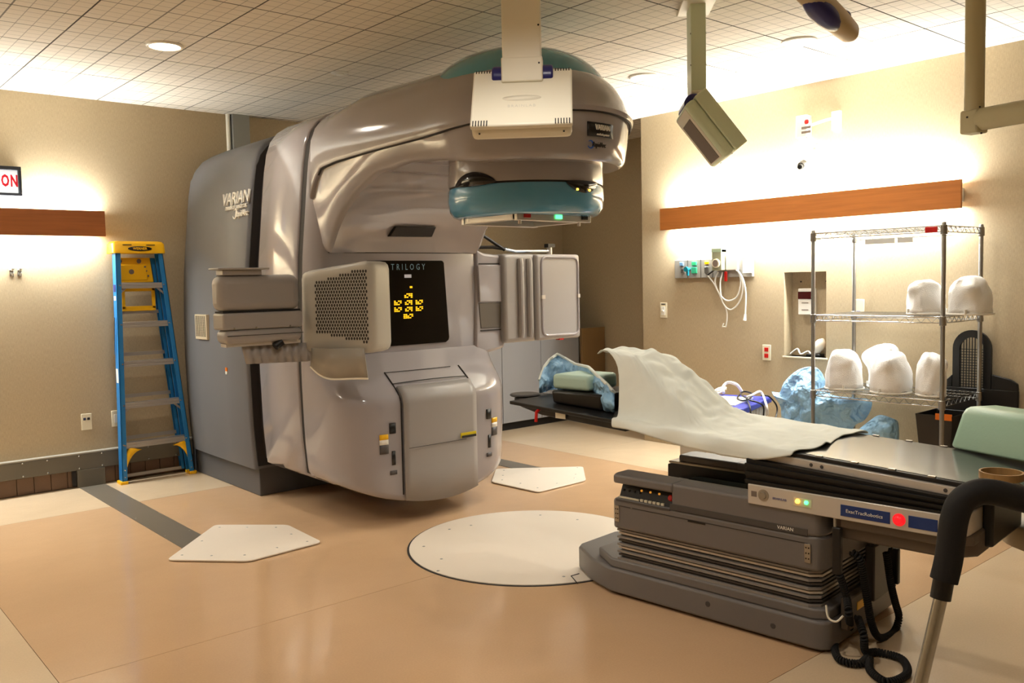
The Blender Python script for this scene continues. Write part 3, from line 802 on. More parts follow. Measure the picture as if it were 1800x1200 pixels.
# plaque on the round front of the head
def head_pt(az, z, r): a = math.radians(az); e = 1.0; ca, sa = math.cos(a), math.sin(a); return np.array((MX + r * math.copysign(abs(ca) ** e, ca), YA + r * 1.02 * math.copysign(abs(sa) ** e, sa), z))
def head_label(px0, px1, py0, py1):
    """pixel box -> a curved patch lying on the fascia"""
    def hit(x, y):
        best = None
        for az in np.linspace(180, 330, 601):
            p = head_pt(az, 0, .512); d = _ray(x, y); tt = ((p - EYEP)[:2] @ d[:2]) / (d[:2] @ d[:2])
            g = EYEP + d * tt; e = np.linalg.norm(g[:2] - p[:2])
            if best is None or e < best[0]: best = (e, az, g[2])
        return best[1], best[2]
    return hit(px0, (py0 + py1) / 2), hit(px1, (py0 + py1) / 2), hit((px0 + px1) / 2, py0), hit((px0 + px1) / 2, py1)
hl = head_label(1031, 1075, 216, 241)
az0, az1, zt, zb_ = hl[0][0], hl[1][0], hl[2][1], hl[3][1]
m_ = MB(); m_.grid([[head_pt(a, z, .518) for a in np.linspace(az0, az1, 8)] for z in (zt, zb_)])
pl = m_.build('name_plaque', M_BLACK, lin_, thick=.004)
am_ = (az0 + az1) / 2; tdir = nrm(head_pt(am_ + 3, 0, .56) - head_pt(am_ - 3, 0, .56)); o_ = head_pt(am_, (zt + zb_) / 2 + .008, .527)
text_mesh('lettering', 'VARIAN', .036, o_, tdir, (0, 0, 1), M_WHITE, lin_, xs=.78, depth=.003)
text_mesh('lettering', 'medical systems', .014, o_ - np.array((0, 0, .031)), tdir, (0, 0, 1), M_WHITE, lin_, xs=.9, depth=.003, shear=.2)
hl2 = head_label(1029, 1062, 247, 262); a2 = (hl2[0][0] * .35 + hl2[1][0] * .65); zc = (hl2[2][1] + hl2[3][1]) / 2
td2 = nrm(head_pt(a2 + 3, 0, .55) - head_pt(a2 - 3, 0, .55))
text_mesh('lettering', 'RapidArc', .032, head_pt(a2, zc, .518), td2, (0, 0, 1), M_SEAM, lin_, xs=.72, depth=.003, shear=.2)
c_ = head_pt(hl2[0][0] + 3, zc, .516); td3 = nrm(head_pt(hl2[0][0] + 6, 0, .55) - head_pt(hl2[0][0], 0, .55))
mb = MB(); mb.tube([c_ + td3 * (-.016 * math.cos(a)) + np.array((0, 0, .017 * math.sin(a))) for a in np.linspace(.9, 5.9, 18)], [.0015 + .003 * math.sin(math.pi * k / 17) for k in range(18)], 6); mb.build('ring_logo', mat('logo blue', (30, 90, 190), .4), lin_)
# vent grille on the side of the stand, small sticker
g0 = (pX(348, 552, 2.36), pX(370, 597, 2.36))
yv0, yv1, zv0, zv1 = g0[1][1], g0[0][1], g0[1][2], g0[0][2]
vg = MB().box(2.335, 2.36, yv0, yv1, zv0, zv1).build('vent_frame', mat('pale vent', (190, 176, 150), .4), lin_, bevel=.003)
mb = MB()
for k in range(7):
    for l in range(12):
        y = yv0 + .012 + (yv1 - yv0 - .024) * (k + .5) / 7; z = zv0 + .02 + (zv1 - zv0 - .03) * (l + .5) / 12
        mb.box(2.3335, 2.336, y - .005, y + .005, z - .0055, z + .0055)
tag(mb.build('vent_opening', M_SEAM, vg, smooth=0), kind='stuff')
p = pX(401, 652, 2.36); MB().box(2.345, 2.353, p[1] - .012, p[1] + .012, p[2] - .02, p[2]).build('sticker', M_WHITE, lin_); MB().box(2.345, 2.353, p[1] - .012, p[1] + .012, p[2], p[2] + .025).build('sticker', M_ORANGE, lin_)

# --- imaging arm on the camera side: folded beam, perforated tube housing
ia = MB()
def rr_box(x0, x1, y0, y1, z0, z1, rx, mat_, name, parent, bev=.03):
    return MB().box(x0, x1, y0, y1, z0, z1).build(name, mat_, parent, bevel=bev, seg=4, smooth=40)
YF = 4.30
arm = rr_box(1.765, 2.215, YF, 4.43, 1.247, 1.435, 0, M_GANTRY2, 'imaging_arm', lin_, .045)
MB().box(1.785, 2.215, YF + .02, 4.42, 1.234, 1.25).build('arm_gap', M_SEAM, arm)
rr_box(1.775, 2.215, YF - .005, 4.43, 1.155, 1.2405, 0, M_GANTRY2, 'arm_lower_beam', arm, .012)
rr_box(1.785, 2.215, YF - .005, 4.43, 1.082, 1.156, 0, M_GANTRY2, 'arm_lower_cover', arm, .03)
MB().box(1.795, 2.215, YF - .007, YF, 1.1225, 1.1255).build('arm_seam', M_SEAM, arm)
for x in (1.83, 1.95, 2.14): MB().lathe([(.006, 0), (.004, -.004)], (x, YF - .006, 1.162), 'y', 10).build('screw', M_CHROME, arm)
# little tray on top
mb = MB(); mb.box(1.755, 2.03, YF - .02, YF + .11, 1.462, 1.472); mb.box(1.79, 2.0, YF + .01, YF + .10, 1.434, 1.462)
mb.build('arm_tray', M_GANTRY2, arm, bevel=.004)
MB().box(1.80, 2.215, YF + .03, YF + .1, 1.066, 1.083).build('arm_rail', M_SILVER, arm)
MB().cyl((2.06, YF + .02, 1.055), (2.10, YF + .02, 1.08), .022, 12).build('rail_knob', M_BLACK, arm)
# pleated cable guard hanging under the beam
pg = MB(); row0, row1 = [], []
for k in range(31):
    s = k / 30; x = 1.90 + .47 * s; y = YF + .06 + (.012 if k % 3 == 0 else 0)
    row0.append((x, y, 1.063)); row1.append((x + .02 * (1 - s), y, .955 + .015 * (1 - s)))
pg.grid([row0, row1]); pg.build('cable_guard', M_GANTRY2, arm, thick=.006, smooth=20)
# perforated housing
YH0, YH1 = 4.33, 3.98
def hous(inset_z, grow=0):
    pass
hp = [pY(530, 470, 4.36), pY(545, 470, 4.31), pY(652, 452, 3.98), pY(687, 458, 4.06)]
HX = [(p[0], p[1]) for p in hp]
HX[0] = (HX[0][0], 4.40); HX.append((HX[3][0] + .02, 4.40))
ztop = [1.455, 1.465, 1.525, 1.515, 1.50]; zbot = [1.02, 1.0, .995, 1.0, 1.0]
hb = MB()
rings = []
cx_ = np.mean([h[0] for h in HX]); cy_ = np.mean([h[1] for h in HX])
# body ring with rounded vertical corners
def rounded(P, r=.035, n=5):
    out = []; m_ = len(P); P = [np.array(p, float) for p in P]
    for i in range(m_):
        a, b, d = P[i - 1], P[i], P[(i + 1) % m_]
        ra = min(r, np.linalg.norm(a - b) * .45); rb = min(r, np.linalg.norm(d - b) * .45)
        p0, p1 = b + nrm(a - b) * ra, b + nrm(d - b) * rb
        for k in range(n):
            s = k / (n - 1); out.append((1 - s) ** 2 * p0 + 2 * s * (1 - s) * b + s * s * p1)
    return out
P3 = [np.array((HX[i][0], HX[i][1], 0)) for i in range(5)]
def hz(x, lo):  # height follows the front edge
    t_ = np.clip((x - HX[1][0]) / (HX[2][0] - HX[1][0]), 0, 1)
    return (1.01 if lo else 1.452 + .065 * t_ - .02 * t_ * t_)
for lo, ins, dz in ((1, .05, -.004), (1, .02, .006), (1, .006, .02), (1, 0, .045), (0, 0, -.045), (0, .006, -.02), (0, .02, -.006), (0, .05, 0)):
    rp = rounded(P3, .045)
    rings.append([np.array((cx_ + (p[0] - cx_) * (1 - ins / .25), cy_ + (p[1] - cy_) * (1 - ins / .25), hz(p[0], lo) + dz)) for p in rp])
hb.loft(rings)
hous_ = hb.build('tube_housing', mat('beige housing enamel', (182, 178, 168), .38, bump=(300, .15, .001)), lin_, smooth=40)
# perforated panel: holes are dark cups on the outward face
A_, B_ = np.array((*HX[1], 0)), np.array((*HX[2], 0)); du = nrm(B_ - A_); nn = np.array((du[1], -du[0], 0)); nn = nn if nn @ (EYEP * [1, 1, 0] - A_) > 0 else -nn
LEN = np.linalg.norm(B_ - A_)
hol = MB()
pit = .0165
for r_ in range(40):
    for c_ in range(40):
        u = .03 + c_ * pit; z = 1.05 + r_ * pit * .866 * 1.25 + 0; u += (r_ % 2) * pit / 2
        if u > LEN - .025: continue
        t_ = u / LEN
        zt_, zl_ = 1.385 + .085 * t_, 1.125 - .07 * t_
        if not (zl_ < z < zt_): continue
        c = A_ + du * u + nn * .0012; 
        hol.add([c + du * (.0060 * math.cos(q)) + np.array((0, 0, z + .0092 * math.sin(q))) for q in [math.pi / 3 * k for k in range(6)]] , [tuple(range(6))])
ho = hol.build('perforation', M_SEAM, hous_, smooth=0); tag(ho, kind='stuff')
# curved clear skirt under the housing
sk = MB(); r0, r1 = [], []
for k in range(17):
    s = k / 16
    p = A_ + (B_ - A_) * s * .86 + nn * (.012 + .05 * math.sin(math.pi * min(1, s * 1.2)) ** 1) 
    r0.append((p[0], p[1], 1.035)); r1.append((p[0] + .03 * s, p[1] + .02, .93 - .06 * math.sin(math.pi * min(.5, s)) + .0))
sk.grid([r0, r1]); sk.build('housing_skirt', mat('smoky skirt', (160, 154, 142), .3), hous_, thick=.006)
mb = MB(); mb.tube(r1, .006, 6); mb.build('skirt_edge', M_CREAMP, hous_)
# --- other side: shoulder with cover, and the flat panel detector
sh = MB(); 
sp = [(3.53, 1.585), (3.60, 1.56), (3.735, 1.548), (3.75, 1.50), (3.765, .98), (3.75, .93), (3.55, .90), (3.50, .95)]
sh.prism([(x, 4.435, z) for x, z in sp], (0, .2, 0))
sh_o = sh.build('arm_shoulder', M_GANTRY, lin_, bevel=.02, seg=3, smooth=40)
cv = [pY(*a, 4.43) for a in [(838, 466), (880, 465), (886, 530), (842, 531)]]
MB().prism([(p[0], 4.436, p[2]) for p in cv], (0, -.016, 0)).build('shoulder_cover', M_GANTRY, sh_o, bevel=.006)
cv = [pY(*a, 4.43) for a in [(842, 532), (881, 532), (880, 575), (846, 577)]]
MB().prism([(p[0], 4.436, p[2]) for p in cv], (0, -.006, 0)).build('shoulder_slot', mat('slot grey', (104, 98, 90), .4), sh_o, bevel=.003)
MB().box(3.548, 3.745, 4.4315, 4.436, 1.488, 1.494).build('slot_edge', M_SEAM, sh_o)
MB().box(3.55, 3.745, 4.4295, 4.436, 1.053, 1.060).build('slot_edge', M_SEAM, sh_o)
YP = 4.36
fp = MB().box(3.985, 4.40, YP, YP + .09, .968, 1.552).build('detector_panel', M_GANTRY2, lin_, bevel=.02, seg=3)
MB().box(3.72, 4.03, YP + .03, YP + .22, .965, 1.555).build('panel_arm', M_GANTRY2, fp, bevel=.03, seg=4)
for x in (3.86, 3.94): MB().tube([(x, YP + .03, 1.0), (x, YP + .022, 1.03), (x, YP + .022, 1.49), (x, YP + .03, 1.52)], .022, 10).build('panel_rib', M_GANTRY2, fp)
fr = rounded([np.array((4.03, YP - .002, 1.00)), np.array((4.375, YP - .002, .995)), np.array((4.375, YP - .002, 1.53)), np.array((4.03, YP - .002, 1.535))], .05)
mb = MB(); mb.tube(fr + [fr[0]], .009, 8); mb.build('panel_frame', M_GANTRY, fp)
MB().box(4.02, 4.05, YP - .014, YP, 1.25, 1.275).build('frame_clip', M_SILVER, fp); MB().box(4.365, 4.385, YP - .014, YP, 1.25, 1.275).build('frame_clip', M_SILVER, fp)
MB().box(4.2, 4.24, YP + .01, YP + .05, .96, .97).build('sticker', M_RED, fp)
# pipework and cable on top of the panel
MB().tube([(3.76, 4.42, 1.585), (3.85, 4.42, 1.572), (4.16, 4.42, 1.575), (4.17, 4.42, 1.60)], .010, 8).build('top_rail', M_CHROME, fp)
MB().box(4.135, 4.20, 4.40, 4.44, 1.60, 1.625).build('rail_grip', M_BLACK, fp)
MB().cyl((4.165, 4.42, 1.55), (4.165, 4.42, 1.60), .018, 12).build('rail_post', M_SILVER, fp)
for h_ in ([(3.50, 4.52, 1.72), (3.60, 4.5, 1.70), (3.70, 4.46, 1.63), (3.76, 4.42, 1.58)], [(3.50, 4.52, 1.60), (3.60, 4.5, 1.60), (3.69, 4.46, 1.60), (3.78, 4.42, 1.585)]):
    MB().tube(h_, .011, 8).build('cable', M_BLACK, fp)
from mathutils import noise as mnoise
# ================================================================== treatment couch
CD, CN = np.array([.0911, -.9958, 0]), np.array([-.9958, -.0911, 0])
def CT(p): return ISO + CD * p[0] + CN * p[1] + np.array((0, 0, p[2]))
def zt(a): return .716 - .0525 * (a - 1.623)         # the table top is pitched a little
couch = thing('treatment_couch', 'grey motorised treatment couch with a black and steel table top', 'couch', tuple(CT((1.25, 0, 0))))
def CB(): return MB(CT)
def plan_prism(pts, z0, z1, name, mt, parent, bevel=.008, seg=3):
    return CB().prism([(a, b, z0) for a, b in pts], (0, 0, z1 - z0)).build(name, mt, parent, bevel=bevel, seg=seg, smooth=40)
def mirror(pts): return pts + [(a, -b) for a, b in pts[::-1]]
base = plan_prism(mirror([(.44, .13), (.46, .17), (.617, .272), (.76, .325), (1.68, .325), (1.715, .318), (1.74, .29)]), .012, .118, 'base', M_COUCH, couch, .01)
plan_prism(mirror([(.62, .22), (.76, .312), (1.68, .312), (1.73, .28)]), .117, .158, 'base_skirt', M_COUCH, couch, .008)
plan_prism(mirror([(.46, .12), (.62, .25), (.77, .30), (1.68, .30), (1.71, .27)]), .0065, .013, 'base_shadow_gap', M_BLACK, couch, 0)  # black plate standing for the shade under the base
# pleated bellows
M_PLEAT = mat('grey pleat', (138, 132, 126), .4)
for k in range(9):
    z = .158 + k * .0158
    o = .305 if k % 2 == 0 else .295
    plan_prism(mirror([(.79, o), (1.66, o), (1.695, o - .03)]), z, z + .0085, 'bellows_plate', (M_COUCHD if k % 2 else M_PLEAT) if k not in (3, 7) else M_SILVER, couch, 0)
plan_prism(mirror([(.80, .285), (1.65, .285), (1.68, .26)]), .157, .302, 'bellows_core', M_SEAM, couch, 0)
# housing: lower tray with door, upper part cut away for the control panel
H = [(.775, .30), (.785, .322), (1.66, .322), (1.70, .312), (1.72, .28)]
plan_prism(mirror(H), .298, .428, 'housing', M_COUCH, couch, .012)
for s in (-1, 1):
    P = [(1.08, s * .20), (1.08, s * .322), (1.66, s * .322), (1.70, s * .312), (1.72, s * .28), (1.72, s * .20)]
    plan_prism(P, .426, .535, 'side_rail' if s > 0 else 'far_rail', M_COUCH, couch, .012)
    P = [(.775, s * .2), (.775, s * .29), (.79, s * .328), (1.09, s * .328), (1.09, s * .2)]
    cap = plan_prism(P, .497, .535, 'rail_cap', M_COUCH, couch, .01)
    P = [(.80, s * .21), (.80, s * .262), (1.085, s * .262), (1.085, s * .21)]
    plan_prism(P, .427, .499, 'rail_core', M_COUCHD, couch, 0)
# saddle between the rails
CB().box(.80, 1.70, -.21, .21, .30, .40).build('saddle', M_BLACK, couch)
fr = CB().prism([(.72, -.29, .36), (.72, -.29, .485), (.76, -.29, .497), (1.5, -.29, .497), (1.5, -.29, .36)], (0, .1, 0)).build('far_beam', M_BLACK, couch, bevel=.004)
CB().box(.73, 1.5, -.295, -.185, .492, .503).build('beam_lid', mat('pale beam lid', (176, 164, 146), .25, metal=.3), couch, bevel=.003)
CB().box(.9, 1.5, -.17, .18, .40, .455).build('carriage', mat('dark glass plate', (52, 56, 54), .12), couch, bevel=.003)
# control panel under the cap
cp = CB().prism([(.80, .262, .428), (.80, .30, .428), (.80, .266, .498)], (.275, 0, 0)).build('control_panel', M_BLACK, couch)
def cp_pt(a, t): return (a, .302 - .034 * t, .43 + .066 * t)
for k in range(4): CB().ball(cp_pt(.815 + k * .028, .5), .006, 8).build('knob', M_SEAM, cp)
for k in range(3):
    CB().ball(cp_pt(.905 + k * .045, .62), .0055, 8).build('indicator_lamp', mat('dim amber lamp', (230, 160, 60), .4, emit=((255, 170, 60), .5)), cp)
for k in range(6): 
    a = .92 + k * .021; CB().box(a - .007, a + .007, .298, .305, .43, .440).build('push_button', M_IVORY, cp)
CB().box(.80, .905, .297, .304, .43, .437).build('button_bar', M_IVORY, cp)
CB().lathe([(.013, .0), (.013, .012), (.009, .016)], cp_pt(1.06, .5), (0, 1, .4), 16).build('emergency_button', M_RED, cp)
# trim on the visible flank
CB().box(1.075, 1.665, .3215, .3245, .4285, .452).build('flank_band', M_COUCHD, couch)
CB().box(.80, 1.075, .3205, .3245, .421, .428).build('flank_band', M_COUCHD, couch)
text_mesh('lettering', 'VARIAN', .018, CT((1.58, .3255, .441)), CD, (0, 0, 1), M_WHITE, couch, depth=.0008)
for a0, a1 in ((.812, .875), (.885, 1.665)): CB().box(a0, a1, .3215, .3235, .399, .4015).build('door_seam', M_SEAM, couch)
CB().box(1.16, 1.24, .3215, .3245, .392, .4).build('door_pull', M_BLACK, couch)
for a in (.805, 1.665):
    hgo = CB().box(a - .012, a + .012, .321, .3255, .33, .40).build('hinge', M_STEEL, couch, bevel=.001)
    for z in (.345, .365, .385):
        for da in (-.005, .005): CB().lathe([(.003, 0), (.002, .002)], (a + da, .3255, z), 'y', 8).build('hinge_screw', M_BLACK, hgo)
for a, z in ((1.25, .075), (1.53, .06)): CB().lathe([(.012, 0), (.010, .002)], (a, .3245, z), 'y', 14).build('base_plug', M_COUCHD, couch)
# robotic tilting module
fas = plan_prism(mirror([(1.43, .33), (2.115, .33), (2.155, .32), (2.18, .295), (2.19, .25)]), .512, .588, 'tilt_module', M_SILVER, couch, .004)
blw = []
for k in range(6):
    z0 = .588 + k * .0135
    o = .325 if k % 2 == 0 else .312
    pts = mirror([(1.415, o), (2.115, o), (2.155, o - .012), (2.18, o - .05)])
    CB().loft([[(a, b, .588 + (z0 - .588) * ((zt(a) - .045 - .588) / .0825)) for a, b in pts], [(a, b, .588 + (z0 + .013 - .588) * ((zt(a) - .045 - .588) / .0825)) for a, b in pts]]).build('bellows_pleat', M_BELLOW, couch)
plan_prism(mirror([(1.74, .28), (2.14, .28), (2.20, .2)]), .43, .514, 'module_underside', mat('brown grey casting', (96, 84, 72), .5), couch, .01)
plan_prism(mirror([(1.78, .31), (2.13, .31), (2.20, .25)]), .478, .513, 'module_lip', mat('brown grey casting', (96, 84, 72), .5), couch, .006)
CB().box(2.19, 2.225, -.21, .14, .45, .63).build('end_block', M_BLACK, couch, bevel=.01)
def flank(a0, a1, z0, z1, mt, name, parent, b0=.33, th=.0025):
    return CB().box(a0, a1, b0, b0 + th, z0, z1).build(name, mt, parent, bevel=.0008)
lb = flank(1.79, 1.96, .527, .567, M_NAVY, 'name_label', fas)
text_mesh('lettering', 'ExacTracRobotics', .0175, CT((1.873, .3335, .547)), CD, (0, 0, 1), M_WHITE, fas, xs=1.0, depth=.0006)
flank(2.02, 2.112, .527, .567, M_NAVY, 'name_label', fas)
CB().lathe([(.021, 0), (.021, .004), (.015, .004), (.014, .013), (.010, .016)], (1.99, .33, .547), 'y', 20).build('emergency_button', M_GLOWR, fas)
flank(1.615, 1.685, .534, .566, mat('pale label', (206, 196, 172), .5), 'lamp_plate', fas, th=.0015)
CB().ball((1.632, .334, .553), .009, 10).build('status_lamp', M_GLOWY, fas); CB().ball((1.665, .334, .553), .008, 10).build('status_lamp', M_GLOWG, fas)
CB().lathe([(.022, 0), (.022, .002), (.014, .003), (.012, .008)], (1.495, .33, .553), 'y', 20).build('key_switch', M_STEEL, fas)
flank(1.445, 1.468, .542, .563, M_GREYP, 'small_print', fas, th=.0006); 
text_mesh('lettering', 'BRAINLAB', .012, CT((1.56, .3315, .548)), CD, (0, 0, 1), mat('slate print', (110, 110, 150), .5), fas, depth=.0005)
# table top: frame, black edge, steel skin, clips
def slab(a0, a1, b0, b1, dz0, dz1, name, mt, parent, bevel=.002):
    return CB().loft([[(a0, b0, zt(a0) + dz0), (a1, b0, zt(a1) + dz0), (a1, b1, zt(a1) + dz0), (a0, b1, zt(a0) + dz0)], [(a0, b0, zt(a0) + dz1), (a1, b0, zt(a1) + dz1), (a1, b1, zt(a1) + dz1), (a0, b1, zt(a0) + dz1)]]).build(name, mt, parent, bevel=bevel)
slab(1.42, 2.2, -.285, .285, -.047, -.018, 'table_frame', M_SILVER, couch)
for a in (1.66, 1.70, 2.12, 2.16): CB().lathe([(.007, 0), (.005, .003)], (a, .285, zt(a) - .032), 'y', 12).build('frame_bolt', M_COUCHD, couch)
slab(.12, 2.55, -.27, .27, -.0185, -.002, 'table_top', M_BLACK, couch, .003)
slab(1.2, 2.54, -.255, .255, -.002, .0, 'steel_skin', M_TABLE, couch, 0)
for s in (-1, 1):
    for k in range(6):
        a = 1.68 + k * .13; CB().box(a - .012, a + .012, s * .262 - .007, s * .262 + .007, zt(a) - .002, zt(a) + .003).build('edge_clip', M_STEEL, couch)
# head end of the table
CB().loft([[(a + .0, b, zt(a) - .05) for a, b in mirror([(-.03, .05), (.0, .11), (.1, .16), (.3, .24), (.8, .25)])], [(a, b, zt(a) - .0185) for a, b in mirror([(-.03, .05), (.0, .11), (.1, .16), (.3, .24), (.8, .25)])]]).build('head_extension', M_BLACK, couch, bevel=.004)
CB().lathe([(.075, 0), (.08, .006), (.075, .012)], (.0, .03, zt(0) - .0185), 'z', 28).build('index_disc', M_COUCHD, couch)
CB().tube([(.30, .255, zt(.3) - .02), (.31, .285, zt(.3) - .03), (.31, .29, zt(.3) - .075)], .008, 8).build('lock_lever', M_RED, couch)
CB().box(.40, .46, .25, .253, zt(.43) - .046, zt(.43) - .02).build('maker_label', M_CREAMP, couch)

# ---- things lying on the couch
def cpx(x, y, b): # pixel on a plane b = const
    d_ = _ray(x, y); t_ = ((ISO - EYEP) @ CN + b) / (d_ @ CN); return EYEP + d_ * t_
def cl(p): return float((p - ISO) @ CD), float((p - ISO) @ CN), float(p[2])
bbd = thing('support_board', 'black sloping patient support board under the draped sheet', 'support board', tuple(CT((.6, 0, zt(.6)))))
g0, g1 = cl(cpx(972, 735, .16)), cl(cpx(968, 686, .16))
CB().prism([(g0[0], .16, zt(g0[0])), (g1[0], .16, g1[2]), (.60, .16, g1[2] + .0), (.60, .16, zt(.60))], (0, -.32, 0)).build('head_block', mat('black carbon shell', (24, 20, 18), .3), bbd, bevel=.012, seg=3)
CB().prism([(.70, .12, zt(.70) + .21), (.78, .12, zt(.78) + .21), (1.08, .12, zt(1.08) + .002), (.66, .12, zt(.66) + .002)], (0, -.24, 0)).build('wedge', M_BLACK, bbd, bevel=.01)
h0, h1 = cl(cpx(970, 683, .13)), cl(cpx(1034, 686, .13))
zc0 = g1[2] + .004; zc1 = cl(cpx(975, 657, .13))[2]
hc = CB().box(h0[0], h1[0], -.10, .13, zc0, max(zc1, zc0 + .06)).build('head_cushion', mat('pale mint cushion', (186, 214, 200), .5, bump=(60, .2, .002)), None, bevel=.02, seg=4)
tag(hc, 'pale mint head cushion on the black support board at the couch end', 'cushion')

# pale sheet over the board and table
def wr(a, b, s, amp): return amp * mnoise.noise(Vector((a * s, b * s, 3.1)))
def hump(a, b):
    H_ = float(np.interp(a, [.45, .52, .62, .78, 1.11, 1.24], [.22, .255, .265, .258, .03, 0]))
    bb = abs(b + .0)
    c = float(np.interp(bb, [.0, .145, .17, .205, .235], [1, 1, .95, .3, 0]))
    return H_ * c
sh = MB(CT); rows = []
NB = 44
for i in range(90):
    s = i / 89
    row = []
    for j in range(NB + 1):
        v = -1 + 2 * j / NB
        a1 = 1.615 + .02 * math.sin(v * 4) + .01 * (-v)
        a0 = float(np.interp(v, [-1, -.6, -.3, 0, .25, .42, .55, .70, 1], [.50, .50, .50, .50, .51, .58, .72, .75, .76]))
        a = a0 + (a1 - a0) * s
        hang = float(np.interp(a, [.5, .7, .9, 1.1, 1.3, 1.5, 1.64], [.02, .035, .045, .06, .075, .05, .015])) + .006 * math.sin(a * 19)
        W_ = .285
        u = v * (W_ + hang)
        if abs(u) <= W_:
            b = u; z = zt(a) + .006 + hump(a, b)
            fl = 1 if hump(a, b) > .02 else .35
            z += fl * (wr(a, b, 7, .022) + wr(a * 1.5, b, 16, .014) - .03 * max(0, .25 - abs(wr(a * 1.3 - b * .6, b + a * .5, 8, 1)))  + .004) + .0035 * math.sin((a - b) * 34)
            z = max(z, zt(a) + .004)
        else:
            e = abs(u) - W_; b = math.copysign(W_ + .018 * min(1, e / .03) + .012 * math.sin(a * 22) * min(1, e / .03), u)
            z = zt(a) + .006 - max(0, e - .008)
        row.append((a, b, z))
    rows.append(row)
sh.grid(rows)
so = sh.build('bed_sheet', M_SHEET, None, thick=.004, smooth=180, sub=1)
tag(so, 'pale mint bed sheet draped over the couch top and a raised board', 'sheet')

# blue plastic lining crumpled behind the head cushion
bl = MB(); rows = []
KX = [948, 956, 966, 980, 995, 1012, 1035, 1050, 1066, 1080]
KT = [668, 645, 632, 622, 630, 640, 645, 660, 674, 690]
KB = [700, 715, 722, 690, 684, 684, 690, 706, 733, 740]
KD = [.0, -.05, -.13, -.17, -.17, -.16, -.02, .10, .145, .15]
for i in range(30):
    x = 948 + 132 * i / 29; yt, yb, b = (float(np.interp(x, KX, K)) for K in (KT, KB, KD)); row = []
    for j in range(22):
        t_ = j / 21; y = yt + (yb - yt) * t_
        bb = b + .035 * math.sin(math.pi * t_) + .045 * mnoise.noise(Vector((x * .05, y * .05, 1))) + .02 * mnoise.noise(Vector((x * .13, y * .13, 5)))
        p = cpx(x, y, bb); p[2] = max(p[2], zt(cl(p)[0]) + .004) if abs(cl(p)[1]) < .26 else p[2]
        row.append(p)
    rows.append(row)
bl.grid(rows)
bo = bl.build('plastic_liner', M_BAG, None, thick=.003, smooth=180)
tag(bo, 'crumpled blue plastic liner heaped behind the mint head cushion', 'liner')
hem = MB().tube([r_[0] for r_ in rows], .008, 6).build('liner_hem', M_SHEET, bo)

# wedge cushion and ring on the foot of the table
A0, A1 = pz(1667, 786, zt(2.0) + .002), pz(1800, 818, zt(2.25) + .002)
ud = nrm((A1 - A0) * [1, 1, 0]); vd = np.array((-ud[1], ud[0], 0)); vd = vd if vd @ np.array((1, 1, 0)) > 0 else -vd
wc = MB(); rings = []
sec = [(0, 0), (.0, .012), (.055, .128), (.075, .148), (.10, .155), (.22, .15), (.25, .13), (.30, .012), (.30, 0)]
for u, sc in ((.0, .80), (.012, .95), (.03, 1), (.46, 1), (.478, .95), (.49, .8)):
    rings.append([A0 + ud * u + vd * (.15 + (p - .15) * sc) + np.array((0, 0, .075 + (q - .075) * sc - .0525 * u * .0)) for p, q in sec])
wc.loft(rings)
wco = wc.build('wedge_cushion', M_MINT, None, bevel=.006, smooth=50)
tag(wco, 'mint green vinyl wedge cushion lying on the foot of the couch', 'cushion')
rp = pz(1760, 841, zt(2.2) + .004)
rg = MB().lathe([(.060, 0), (.066, 0), (.066, .024), (.060, .024)], (0, 0, 0), 'z', 40, caps=False)
rg.f += [(3 * 40 + k, 3 * 40 + (k + 1) % 40, (k + 1) % 40, k) for k in range(40)]
rg.v = [tuple(np.array(v) + rp) for v in rg.v]
tag(rg.build('positioning_ring', M_WOODR, None), 'shallow tan ring lying on the steel couch skin', 'ring')

# hand pendants with coiled cords hanging at the foot of the base
def smooth_path(P, n=12):
    P = [np.array(p, float) for p in P]; out = []
    for i in range(len(P) - 1):
        p0, p1, p2, p3 = P[max(i - 1, 0)], P[i], P[i + 1], P[min(i + 2, len(P) - 1)]
        for k in range(n):
            t_ = k / n
            out.append(.5 * ((2 * p1) + (-p0 + p2) * t_ + (2 * p0 - 5 * p1 + 4 * p2 - p3) * t_ ** 2 + (-p0 + 3 * p1 - 3 * p2 + p3) * t_ ** 3))
    out.append(P[-1]); return out
def coil(path, R, turns, r, n=6):
    P = smooth_path(path, 10); P = np.array(P); L = np.r_[0, np.cumsum(np.linalg.norm(np.diff(P, axis=0), axis=1))]
    N = turns * 9; pts = []
    u = None
    for i in range(N + 1):
        s = L[-1] * i / N; p = np.array([np.interp(s, L, P[:, k]) for k in range(3)]); q = np.array([np.interp(min(s + .004, L[-1]), L, P[:, k]) for k in range(3)])
        t_ = nrm(q - p) if i < N else t_
        if u is None: u = nrm(np.cross(t_, (0.3, .2, 1)))
        u = nrm(u - t_ * (u @ t_)); w_ = np.cross(t_, u); a = 2 * math.pi * i / 9
        pts.append(p + R * (u * math.cos(a) + w_ * math.sin(a)))
    return MB().tube(pts, r, n)
BP = 1.78          # plane a = const just behind the base
def apx(x, y, a=1.83):
    d_ = _ray(x, y); return EYEP + d_ * (((ISO - EYEP) @ CD + a) / (d_ @ CD))
pend = thing('hand_pendant', 'black couch hand pendant hanging beside the base with its coiled cord looped on the floor', 'hand pendant', tuple(pz(1500, 1150, 0)), 'couch hand pendants')
pb = [cpx(1468, 925, .31), cpx(1476, 1010, .31)]
MB().obox((pb[0] + pb[1]) / 2, [CD, CN, (0, 0, 1)], (.016, .012, (pb[0][2] - pb[1][2]) / 2)).build('handset', M_BLACK, pend, bevel=.005)
MB().cyl(pb[0] + np.array((0, 0, .03)), pb[0], .006, 8).build('hook', M_STEEL, pend)
